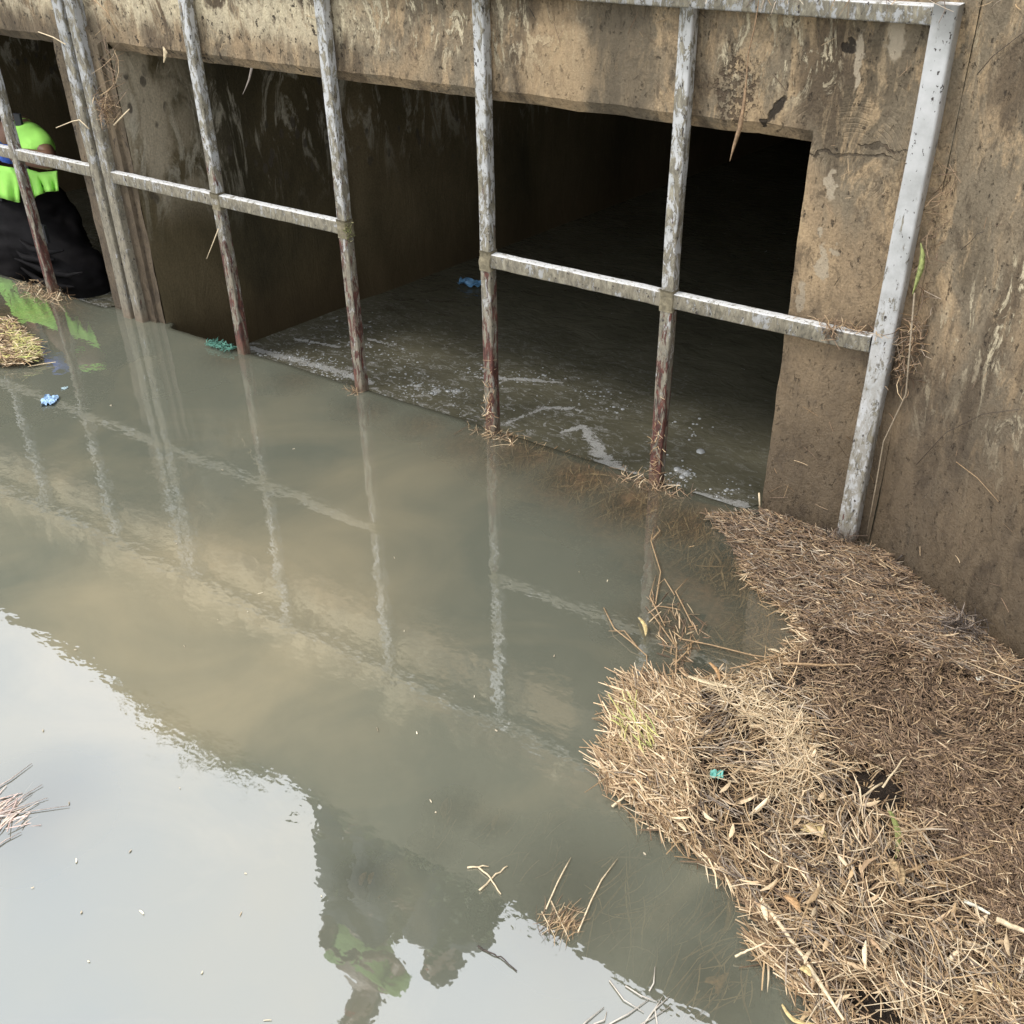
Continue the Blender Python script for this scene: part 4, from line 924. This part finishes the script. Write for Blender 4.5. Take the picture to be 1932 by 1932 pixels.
fo = m.build('foam', M_foam, None, True); tag(fo, 'grey white foam bubbles scattered on the dark water inside the culvert', 'foam', kind='stuff')

# ------------------------------------------------------------------ litter caught on the grate
def nest(label, c, R_, n, pal, seed=0, Lr=(.02, .07), name='straw_tuft', wd=(.001, .0022)):
    C = np.array([c[0], c[1], c[2]]) + rng.normal(0, 1, (n, 3)) * np.array(R_)
    o = straws(name, C, rng.uniform(0, 6.28, n), rng.normal(0, .7, n), rng.uniform(*Lr, n), rng.uniform(*wd, n), rng.normal(0, .35, n), pick(pal, n), leaf=.1)
    tag(o, label, 'debris', kind='stuff'); return o
q = ony(202, 205, GY); nest('brown straw nest snagged on the double post', (q.x, GY - .004, q.z), (.022, .008, .025), 130, np.vstack([BRN, TAN[:2]]))
q = ony(195, 130, GY); nest('thin roots hanging above the snagged nest on the double post', (q.x + .02, GY + .015, q.z), (.008, .008, .06), 26, np.vstack([BRN, TAN[:2]]), Lr=(.05, .14))
q = ony(1600, 612, GY); nest('straw bits resting on the right end of the cross rail', (q.x, GY + .01, RZ + .026), (.045, .008, .004), 60, np.vstack([TAN, BRN]), Lr=(.02, .05))
q = ony(1570, 622, GY); nest('rusty straw knot on the cross rail left of the corner post', (q.x, GY - .002, RZ + .012), (.008, .005, .010), 30, BRN)
q = ony(1693, 655, GY); nest('root tangle wedged between corner post and wing wall', (post_x + .055, GY + .01, q.z + .01), (.016, .012, .055), 170, np.vstack([BRN, WET, GRY[:2]]), Lr=(.02, .06))
q = ony(1715, 400, GY); nest('dark threads behind the corner post halfway up', (post_x + .05, GY + .02, q.z), (.008, .01, .10), 50, BRN)
nest('straw collar around the foot of the third bar', (bars_x[2] + .02, GY - .01, .004), (.045, .016, .004), 90, np.vstack([TAN, BRN]), Lr=(.02, .06))
nest('straw collar around the foot of the fourth bar', (bars_x[3] + .00, GY - .01, .006), (.05, .016, .006), 120, np.vstack([TAN, BRN]), Lr=(.02, .06))
nest('few reddish straws around the foot of the second bar', (bars_x[1] - .01, GY - .008, .003), (.02, .01, .003), 30, np.vstack([TAN, BRN]), Lr=(.02, .04))
nest('straw bits at the foot of the left bar before the worker', (x95, GY - .02, .006), (.09, .03, .008), 150, np.vstack([TAN, WET]), Lr=(.02, .07))
nest('mossy clump on the joint of the second bar', (bars_x[1] + .016, GY + .006, RZ), (.006, .006, .014), 120, np.array([(.16, .17, .06), (.22, .20, .09)]), Lr=(.006, .016))
nest('straw fringe on the water edge right of the double post', (-3.62, GY, .004), (.05, .01, .006), 40, np.vstack([TAN, WET]), Lr=(.02, .05))
nest('loose straw along the top rail', (-1.0, GY + .0, 1.142), (.22, .010, .005), 160, np.vstack([GRY, TAN[:3]]), Lr=(.02, .07))
# straws bound to the lower uprights
for lab, xb in (('wet straw wrapped round the lower fourth bar', bars_x[3]), ('wet straw wrapped round the lower third bar', bars_x[2])):
    nest(lab, (xb, GY - .001, .09), (.009, .003, .05), 60, np.vstack([TAN, WET]), Lr=(.015, .04))
def wstalk(label, pts, r=.002, mat=None, cat='stalk', name='reed_stalk'):
    w = [Vector(p) for p in pts]; m = MB(); m.tube([p - w[0] for p in w], [r * (1 - .4 * i / len(w)) for i in range(len(w))], 6)
    o = m.build(name, mat or M_stk2, None, True); o.location = w[0]; tag(o, label, cat); return o
def gy(px, py, y=GY - .01): return ony(px, py, y)
wstalk('pale straw sticking out left from the double post low down', [gy(168, 243), gy(150, 226), gy(136, 229), gy(106, 241)], .0018)
wstalk('pale straw sticking out left from the double post near the lintel', [gy(124, 84), gy(100, 70), gy(72, 60)], .002)
wstalk('short pale twig jutting from the snagged nest', [gy(215, 236), gy(232, 218), gy(244, 206)], .0025)
wstalk('straw hanging from the first bar below the cross rail', [gy(412, 432), gy(402, 458), gy(390, 488)], .0018)
wstalk('long root running down beside the corner post', [Vector((post_x + .045, GY - .015, ony(1688, 540, GY).z)), Vector((post_x + .07, GY - .02, .42)), Vector((post_x + .045, GY - .02, .30)), Vector((post_x + .048, GY - .02, .18)), Vector((post_x + .05, GY - .02, .06))], .0019, stalkmat('grey_root', (.24, .19, .13)))
wstalk('white straw standing in the corner of the opening at the water', [ony(1432, 930, 2.1), ony(1434, 962, 2.1)], .0025)
wstalk('long straw drooping behind the double post near the top', [gy(178, 0), gy(202, 22), gy(222, 60)], .0018, M_stk)
for lab, pts in (('left pale straw standing by the left bar foot', [(50, 586), (78, 545)]), ('right pale straw standing by the left bar foot', [(104, 573), (114, 552)])):
    wstalk(lab, [gy(*p, GY - .03) for p in pts], .003)
def hang(label, pts, widths, mat, y):
    v = []; f = []
    for (p, w) in zip(pts, widths):
        q = ony(*p, y); v += [q + Vector((-w, 0, 0)), q + Vector((0, -w * .5, 0)), q + Vector((w, 0, 0)), q + Vector((0, w * .4, 0))]
    for i in range(len(pts) - 1):
        for k in range(4): f.append((i * 4 + k, i * 4 + (k + 1) % 4, i * 4 + 4 + (k + 1) % 4, i * 4 + 4 + k))
    o0 = Vector(v[1]); o = mesh_obj('hanging_reed', [Vector(p) - o0 for p in v], f, mat, None, True); o.location = o0; tag(o, label, 'leaf'); return o
hang('long dry reed leaf hanging from the top rail over the dark opening', [(1432, 0), (1424, 50), (1412, 100), (1408, 150), (1403, 200), (1396, 240), (1385, 275), (1377, 304)], [.0010, .0016, .0013, .0016, .004, .0055, .0035, .0006], leafm('brown_reed', (.27, .175, .10)), GY - .012)
hang('small bundle of grey roots hanging from the lintel edge', [(475, 128), (470, 150), (464, 165), (458, 178)], [.005, .004, .0025, .0008], stalkmat('grey_rootlet', (.25, .21, .18)), FY - .01)
hang('pale tuft of reed stuck on the lintel edge beside the first bar', [(308, 88), (312, 98), (311, 110), (309, 118)], [.003, .009, .006, .002], L_pale, FY - .01)
hang('slim green leaf stuck between corner post and wing wall', [(1737, 458), (1741, 480), (1738, 505), (1730, 530), (1722, 555)], [.001, .005, .006, .004, .001], L_green, GY - .03)
q = ony(395, 240, FY)

# bits of straw plastered on the walls
def plaster(name, label, pts3, nrm, n_pal, Lr, n, vert=.9):
    C = pts3; k = len(C); a = rng.normal(math.pi / 2, vert, k); L = rng.uniform(*Lr, k)
    t = np.array([D.x, D.y, 0]) if name == 'wing' else np.array([1., 0, 0])
    yaw = np.full(k, math.atan2(t[1], t[0])); 
    o = straws('stuck_straw', C, yaw, a, L, rng.uniform(.0008, .0018, k), rng.normal(0, .08, k), pick(n_pal, k), leaf=.1); tag(o, label, 'debris', kind='stuff'); return o
k = 170; xs_ = rng.uniform(JR + .02, CX - .02, 60); zs_ = rng.uniform(.05, 1.05, 60)
xs_ = np.concatenate([xs_, rng.uniform(-2.8, -.7, 70)]); zs_ = np.concatenate([zs_, rng.uniform(.93, 1.12, 70)])
plaster('front', 'fine straw threads plastered on the headwall face', np.stack([xs_, np.full(len(xs_), FY - .005), zs_], 1), None, np.vstack([BRN, TAN[:3], [(.05, .04, .03)]]), (.008, .05), 0)
ss = rng.uniform(.05, 1.4, 150); zz = rng.uniform(.03, .9, 150) ** 1.3; C = np.stack([A.x + D.x * ss, A.y + D.y * ss, zz], 1) + np.array([Nn.x, Nn.y, 0]) * .007
plaster('wing', 'fine straw threads and dark twigs plastered on the wing wall', C, None, np.vstack([BRN, TAN[:2], [(.04, .03, .025), (.05, .04, .03)]]), (.008, .04), 0)
def onwing(px, py, off=.008):
    d = Vector(ray(px, py)); n = Nn; t = (A - Vector((0, 0, S))).dot(n) / d.dot(n); return Vector((0, 0, S)) + d * t + n * off
for i, (lab, pts) in enumerate([('curved dark twig lying on the wing wall foot', [(1754, 1135), (1768, 1122), (1772, 1112)]), ('short black twig poking from the raft against the wing wall', [(1690, 1062), (1702, 1052), (1708, 1046)]),
                 ('thin forked twig on the wing wall near the right edge', [(1820, 470), (1838, 455), (1850, 440), (1862, 436)]), ('long thin root slanting up the wing wall at the top right', [(1850, 140), (1880, 105), (1932, 65), (1960, 50)]),
                 ('thin root arching over the lower wing wall', [(1735, 875), (1790, 815), (1860, 780), (1932, 770)]), ('pale arched straw lower on the wing wall', [(1810, 870), (1850, 900), (1890, 945)])]):
    w = [onwing(*p) for p in pts]
    wstalk(lab, w, .0008 if i > 1 else .003, M_dark if i < 5 else M_stk, 'twig', 'twig')
# ratty black cluster at the wall
nest('black root cluster on the raft edge against the wing wall', tuple(onz(1815, 1178, .05)), (.022, .022, .008), 130, np.array([(.04, .03, .025), (.07, .055, .045), (.25, .2, .16)]), Lr=(.02, .06))
nest('dark wet roots at the corner between opening and post', tuple(onz(1590, 1015, .03)), (.04, .012, .008), 60, np.array([(.05, .035, .025), (.1, .07, .05)]), Lr=(.02, .05))

# ------------------------------------------------------------------ people
def skinned(name, joints, edges, mat, parent, sub=2, root=0, fold=0.0, fs=9.0):
    me = bpy.data.meshes.new(name + '_cage'); me.from_pydata([j[0] for j in joints], edges, []); o = bpy.data.objects.new(name + '_cage', me); COL.objects.link(o)
    md = o.modifiers.new('skin', 'SKIN'); md.use_smooth_shade = True
    lay_ = me.skin_vertices[0].data if len(me.skin_vertices) else None
    for i, (p, r) in enumerate(joints):
        rr = r if isinstance(r, tuple) else (r, r); me.skin_vertices[0].data[i].radius = rr; me.skin_vertices[0].data[i].use_root = (i == root)
    s2 = o.modifiers.new('sub', 'SUBSURF'); s2.levels = sub; s2.render_levels = sub
    dg = bpy.context.evaluated_depsgraph_get(); dg.update(); ev = o.evaluated_get(dg); m2 = bpy.data.meshes.new_from_object(ev)
    bpy.data.objects.remove(o)
    if fold:
        for q in m2.vertices:
            q.co += q.normal * fold * (mnoise.noise(q.co * fs) + .5 * mnoise.noise(Vector((q.co.x * fs * .6, q.co.y * fs * .6, q.co.z * fs * 3))))
    m2.materials.clear(); m2.materials.append(mat); m2.name = name
    m2.polygons.foreach_set('use_smooth', [True] * len(m2.polygons))
    o = bpy.data.objects.new(name, m2); COL.objects.link(o)
    if parent: o.parent = parent
    return o
M_skin = simple('brown_skin', (.16, .085, .055), .5, .15, 30); M_vest = simple('hi_vis_green', (.33, .72, .12), .7, .10, 14, **{'Emission Strength': 0.0})
M_wader = simple('black_rubber_waders', (.010, .009, .0095), .8, .3, 20, spec=.12, bump=.2); M_strap = simple('black_strap', (.012, .012, .014), .6, .2, 30)
M_glove = simple('blue_glove', (.05, .12, .5), .6, .3, 60); M_red = simple('red_cuff', (.5, .05, .04), .6, .2, 60); M_hair = simple('dark_hair', (.015, .012, .01), .8, .3, 60)
M_navy = simple('dark_workwear', (.03, .035, .045), .8, .3, 20); M_hat = simple('white_helmet', (.6, .6, .58), .35, .1, 10)
def hand(parent, wrist, dirv, palmn, sc=1.0, mat=None, name='hand'):
    """palm and five curled fingers as one skinned surface"""
    d = Vector(dirv).normalized(); n = Vector(palmn).normalized(); s_ = d.cross(n).normalized(); w = Vector(wrist)
    J = [(w, (.024 * sc, .018 * sc)), (w + d * .04 * sc, (.034 * sc, .015 * sc)), (w + d * .085 * sc, (.036 * sc, .013 * sc))]; E = [(0, 1), (1, 2)]
    for k, (off, ln) in enumerate(((-.030, .066), (-.011, .078), (.010, .074), (.029, .058))):
        b = w + d * .088 * sc + s_ * off * sc; i0 = len(J); J.append((b, (.0095 * sc,) * 2)); E.append((2, i0)); q = b; dd = d.copy()
        for t in (.45, .32, .23):
            dd = (dd - n * .45).normalized(); q = q + dd * ln * t * sc; J.append((q, (.0085 * sc,) * 2)); E.append((len(J) - 2, len(J) - 1))
    b = w + d * .03 * sc + s_ * .034 * sc; J.append((b, (.013 * sc,) * 2)); E.append((1, len(J) - 1)); q = b
    dd = (d + s_ * .9).normalized()
    for t in (.035, .028): q = q + dd * t * sc; J.append((q, (.010 * sc,) * 2)); E.append((len(J) - 2, len(J) - 1)); dd = (dd - n * .4).normalized()
    o = skinned(name, J, E, mat, parent, 2, 0); return o
# -- the worker in the left opening, bending to the left in chest waders
wk = empty('person', (-3.95, 2.45, -.72)); tag(wk, 'person in a lime green hi vis shirt and black waders bending in the left culvert', 'person')
def wl(x, y, z): return Vector((x, y, z)) - wk.location
def PX(px, py, y): return Vector(ony(px, py, y)) - wk.location
# torso runs from the waist up to the left; head is beyond the left edge
pel = PX(70, 430, 2.50); waist = PX(58, 392, 2.50); chest = PX(-5, 300, 2.50); neck = PX(-25, 230, 2.48); headc = PX(-48, 170, 2.42); headt = PX(-72, 120, 2.38)
sh_r = PX(38, 240, 2.42); el_r = PX(98, 305, 2.33); wr_r = PX(12, 290, 2.25)
sh_l = PX(-60, 262, 2.58); el_l = PX(-90, 350, 2.5); wr_l = PX(-110, 400, 2.35)
J = [(pel, (.15, .12)), (waist, (.135, .10)), (chest, (.155, .11)), (neck, (.055, .055)), (headc, (.085, .095)), (headt, (.07, .08)), (sh_r, (.06, .06)), (el_r, (.042, .042)), (wr_r, (.028, .026)),
     (sh_l, (.06, .06)), (el_l, (.04, .04)), (wr_l, (.027, .027))]
skinned('body', J, [(0, 1), (1, 2), (2, 3), (3, 4), (4, 5), (2, 6), (6, 7), (7, 8), (2, 9), (9, 10), (10, 11)], M_skin, wk, 2, 0)
# shirt: torso plus one short wide sleeve each side
J = [(PX(40, 362, 2.49), (.125, .11)), (PX(22, 335, 2.49), (.130, .11)), (chest, (.125, .11)), (PX(-22, 250, 2.48), (.10, .09)), (sh_r, (.046, .045)), (PX(62, 262, 2.37), (.066, .058)), (PX(82, 290, 2.33), (.072, .052)), (sh_l, (.08, .08)), (PX(-76, 300, 2.55), (.08, .08))]
skinned('shirt', J, [(0, 1), (1, 2), (2, 3), (2, 4), (4, 5), (5, 6), (2, 7), (7, 8)], M_vest, wk, 4, 0, .006, 12)
sh_ = [o for o in wk.children if o.name.startswith('shirt')][0]
for q in sh_.data.vertices:
    c_ = q.co; w_ = mnoise.noise(Vector((c_.x * 10 + c_.z * 16, c_.y * 3, c_.z * 3 - c_.x * 3))); q.co = c_ + q.normal * (.012 * (.4 - abs(w_) * 2.2) + .003 * mnoise.noise(c_ * 30))
# loose shirt tail below the forearm
def cloth_fan(pts_top, pts_bot, y0, amp, mat, name):
    v = []; f = []; n = 14; mrows = 6
    for j in range(mrows + 1):
        for i in range(n + 1):
            t = i / n; u = j / mrows
            def lp(P_): k = t * (len(P_) - 1); a = min(int(k), len(P_) - 2); r_ = k - a; return (P_[a][0] * (1 - r_) + P_[a + 1][0] * r_, P_[a][1] * (1 - r_) + P_[a + 1][1] * r_)
            a, b = lp(pts_top), lp(pts_bot); q = PX(a[0] * (1 - u) + b[0] * u, a[1] * (1 - u) + b[1] * u, y0 + amp * u * math.sin(t * 16))
            v.append(q)
    for j in range(mrows):
        for i in range(n): k = j * (n + 1) + i; f.append((k, k + 1, k + n + 2, k + n + 1))
    o = mesh_obj(name, v, f, mat, None, True); o.parent = wk
    sm = o.modifiers.new('thick', 'SOLIDIFY'); sm.thickness = .006; return o
cloth_fan([(52, 318), (75, 325), (108, 322)], [(62, 374), (85, 362), (111, 360)], 2.335, .02, M_vest, 'shirt_tail')
cloth_fan([(-40, 305), (0, 312), (36, 318)], [(-40, 350), (0, 372), (38, 382)], 2.33, .015, M_vest, 'shirt_front')
J = [(PX(48, 345, 2.49), (.150, .125)), (PX(62, 396, 2.49), (.165, .14)), (pel, (.175, .15)), (PX(120, 480, 2.46), (.12, .12)), (PX(168, 530, 2.44), (.11, .11)), (PX(176, 600, 2.46), (.10, .10)), (PX(30, 490, 2.42), (.13, .12)), (PX(60, 550, 2.40), (.11, .11)), (PX(60, 620, 2.42), (.1, .1))]
wd_ = skinned('waders', J, [(0, 1), (1, 2), (2, 3), (3, 4), (4, 5), (2, 6), (6, 7), (7, 8)], M_wader, wk, 4, 0, .020, 10)
for q in wd_.data.vertices:
    c_ = q.co; k_ = mnoise.noise(Vector((c_.x * 5, c_.y * 5, c_.z * 22 + 3 * mnoise.noise(c_ * 6)))); q.co = c_ + q.normal * (.022 * (1 - abs(k_) * 2.2) + .006 * mnoise.noise(c_ * 40)) * min(1, max(.25, (.55 - c_.z - 0) * 3))
for pts in ([(28, 488), (60, 500), (95, 515), (130, 520), (165, 512)], [(40, 505), (75, 530), (110, 540), (150, 542)], [(30, 470), (45, 485), (80, 492), (110, 490)], [(36, 452), (60, 470), (92, 476), (128, 470)]):
    mm = MB(); w = [PX(a, b, 2.335) for a, b in pts]; w = [w[i].lerp(w[i + 1], k / 4) + Vector((0, 0, .008 * mnoise.noise(Vector((i + k / 4, pts[0][0], 0))))) for i in range(len(w) - 1) for k in range(4)]; mm.tube(w, [.012 * math.sin(math.pi * (i + .5) / len(w)) + .002 for i in range(len(w))], 8); o = mm.build('wader_fold', M_wader, None, True); o.parent = wk
m = MB()
for pts in ([(32, 214), (40, 250), (46, 290), (52, 330), (56, 378)], [(-30, 215), (-20, 260), (-10, 320), (0, 378)]):
    w = [PX(a, b, 2.36 - .0006 * 0) for a, b in pts]
    v = []; 
    for q in w: v += [q + Vector((-.02, -.005, 0)), q + Vector((.02, -.005, 0)), q + Vector((.02, .004, 0)), q + Vector((-.02, .004, 0))]
    f = [(i * 4 + k, i * 4 + (k + 1) % 4, i * 4 + 4 + (k + 1) % 4, i * 4 + 4 + k) for i in range(len(w) - 1) for k in range(4)]
    mm = MB(); mm.add(v, f); o = mm.build('strap', M_strap); o.parent = wk
m = MB(); q = PX(80, 440, 2.30); m.box(q - Vector((.03, .006, .035)), q + Vector((.03, .006, .035))); o = m.build('chest_buckle', M_strap); o.parent = wk
hand(wk, wr_l, (-.3, -.5, -.8), (1, 0, 0), 1.0, M_skin)
hand(wk, wr_r, (-1, -.1, -.05), (0, -1, 0), 1.05, M_glove, 'glove')
m = MB(); m.tube([wr_r + Vector((.03, .0, 0)), wr_r + Vector((-.012, 0, 0))], .034, 12); o = m.build('glove_cuff', M_glove, None, True); o.parent = wk
lump('hair', None, None, headc + (headt - headc) * .5 + Vector((0, .01, .02)), .10, .10, .10, M_hair, .1, 3).parent = wk
# -- two people on top of the headwall, visible in the reflection
def stander(label, x, y, h, shirt, pose, lean=0.0):
    t = empty('person', (x, y, TOPZ + .004)); tag(t, label, 'person'); k = h / 1.75
    def P_(a, b, c): return Vector((a, b - lean * max(0, c - .9) , c)) * k
    if pose == 'stand': hip, kn, an, sh = .92, .50, .08, 1.42
    else: hip, kn, an, sh = .38, .48, .06, .82
    ky = -.10 if pose == 'stand' else -.30
    J = [(P_(0, 0, hip), (.14, .10)), (P_(0, 0, (hip + sh) / 2), (.13, .095)), (P_(0, 0, sh - .04), (.16, .10)), (P_(0, -.02, sh + .08), (.052, .052)), (P_(0, -.04, sh + .19), (.078, .092)), (P_(0, -.035, sh + .29), (.06, .075))]
    E = [(0, 1), (1, 2), (2, 3), (3, 4), (4, 5)]
    for s_ in (-1, 1):
        i = len(J); J += [(P_(s_ * .10, ky * .1, hip - .06), (.085, .085)), (P_(s_ * .12, ky, kn), (.055, .055)), (P_(s_ * .12, 0, an), (.038, .038)), (P_(s_ * .13, -.14, .03), (.035, .025))]; E += [(0, i), (i, i + 1), (i + 1, i + 2), (i + 2, i + 3)]
        i = len(J); J += [(P_(s_ * .20, 0, sh - .02), (.052, .052)), (P_(s_ * .24, -.02, sh - .30), (.04, .04)), (P_(s_ * .12, -.20, sh - .40), (.028, .028))]; E += [(2, i), (i, i + 1), (i + 1, i + 2)]
    skinned('body', J, E, M_skin, t, 2, 0)
    for s_ in (-1, 1): hand(t, P_(s_ * .12, -.20, sh - .40), (-s_ * .8, -.3, -.2), (0, -.5, .8), k, M_skin)
    Jt = [(P_(0, 0, hip + .02), (.155, .115)), (P_(0, 0, (hip + sh) / 2), (.15, .11)), (P_(0, 0, sh - .05), (.175, .115)), (P_(-.2, 0, sh - .02), (.068, .068)), (P_(-.24, -.02, sh - .2), (.06, .06)), (P_(.2, 0, sh - .02), (.068, .068)), (P_(.24, -.02, sh - .2), (.06, .06))]
    skinned('shirt', Jt, [(0, 1), (1, 2), (2, 3), (3, 4), (2, 5), (5, 6)], shirt, t, 2, 0, .008, 10)
    Jp = [(P_(0, 0, hip + .02), (.15, .11))]; Ep = []
    for s_ in (-1, 1): i = len(Jp); Jp += [(P_(s_ * .10, ky * .1, hip - .06), (.10, .10)), (P_(s_ * .12, ky, kn), (.075, .075)), (P_(s_ * .12, 0, an), (.062, .062))]; Ep += [(0, i), (i, i + 1), (i + 1, i + 2)]
    skinned('trousers', Jp, Ep, M_navy, t, 2, 0, .008, 10)
    o = lump('hair', None, None, P_(0, -.02, sh + .26), .088 * k, .10 * k, .085 * k, M_hair, .05, 3); o.parent = t
    for s_ in (-1, 1):
        o = lump('ear', None, None, P_(s_ * .078, -.035, sh + .19), .012, .02, .03, M_skin, 0, 1); o.parent = t
        o = lump('eye', None, None, P_(s_ * .032, -.128, sh + .205), .012, .006, .007, M_white, 0, 2); o.parent = t
    o = lump('nose', None, None, P_(0, -.14, sh + .175), .014, .018, .024, M_skin, 0, 2); o.parent = t
    o = lump('mouth', None, None, P_(0, -.13, sh + .135), .026, .007, .007, M_red, 0, 2); o.parent = t
    return t
stander('person in a lime green hi vis shirt standing on top of the headwall', -2.46, FY + .12, 1.60, simple('reflection_dulled_hi_vis', (.20, .34, .09), .8, .2, 12), 'stand', .15)  # shirt green dulled in its colour to give the dim reflection
stander('person in dark workwear crouching on top of the headwall', -2.10, FY + .26, 1.85, M_navy, 'crouch')

# grass tufts on the wall top
def added_bush(label, x0, x1, h0, h1, n, yc):
    X = rng.uniform(x0, x1, n); t = (X - x0) / (x1 - x0); top = (h0 + (h1 - h0) * t) * (1 + .25 * np.array([mnoise.noise(Vector((x * 9, 0, 3))) for x in X])); Z = TOPZ + top * rng.random(n) ** .7
    C = np.stack([X, yc + rng.normal(0, .07, n), Z], 1)
    o = straws('added_bush', C, rng.uniform(0, 6.28, n), rng.uniform(-.6, 1.2, n), rng.uniform(.03, .08, n), rng.uniform(.015, .035, n), rng.normal(0, .2, n), pick(np.array([(.05, .07, .03), (.07, .09, .035), (.09, .10, .05)]), n), leaf=1)
    tag(o, label, 'added_bush'); return o
added_bush('dark foliage added on the headwall top to fill the reflection between the two people', -2.62, -1.72, 1.15, .45, 3600, FY + .2)  # added foliage, closes the bright gap between the people in the reflection
def grass_tuft(label, x0, x1, hgt, n, y0=FY - .01, y1=FY + .15):
    X = rng.uniform(x0, x1, n); c = (x0 + x1) / 2; hw = (x1 - x0) / 2; H = hgt * (1 - ((X - c) / hw) ** 2 * .7) * rng.uniform(.5, 1, n)
    C = np.stack([X, rng.uniform(y0, y1, n), TOPZ + H * .45], 1)
    o = straws('grass_tuft', C, rng.uniform(0, 6.28, n), rng.uniform(.9, 1.5, n), H, rng.uniform(.004, .010, n), rng.normal(0, .3, n), pick(np.array([(.08, .11, .04), (.11, .13, .05), (.16, .14, .07)]), n), leaf=.8)
    tag(o, label, 'grass', kind='stuff'); return o
grass_tuft('tall grass tuft growing on the headwall top at the left', -3.95, -2.85, .34, 900)
grass_tuft('short grass fringe along the middle of the headwall top', -3.0, -1.4, .12, 700)
grass_tuft('short grass fringe along the right of the headwall top', -1.5, -.3, .05, 250)
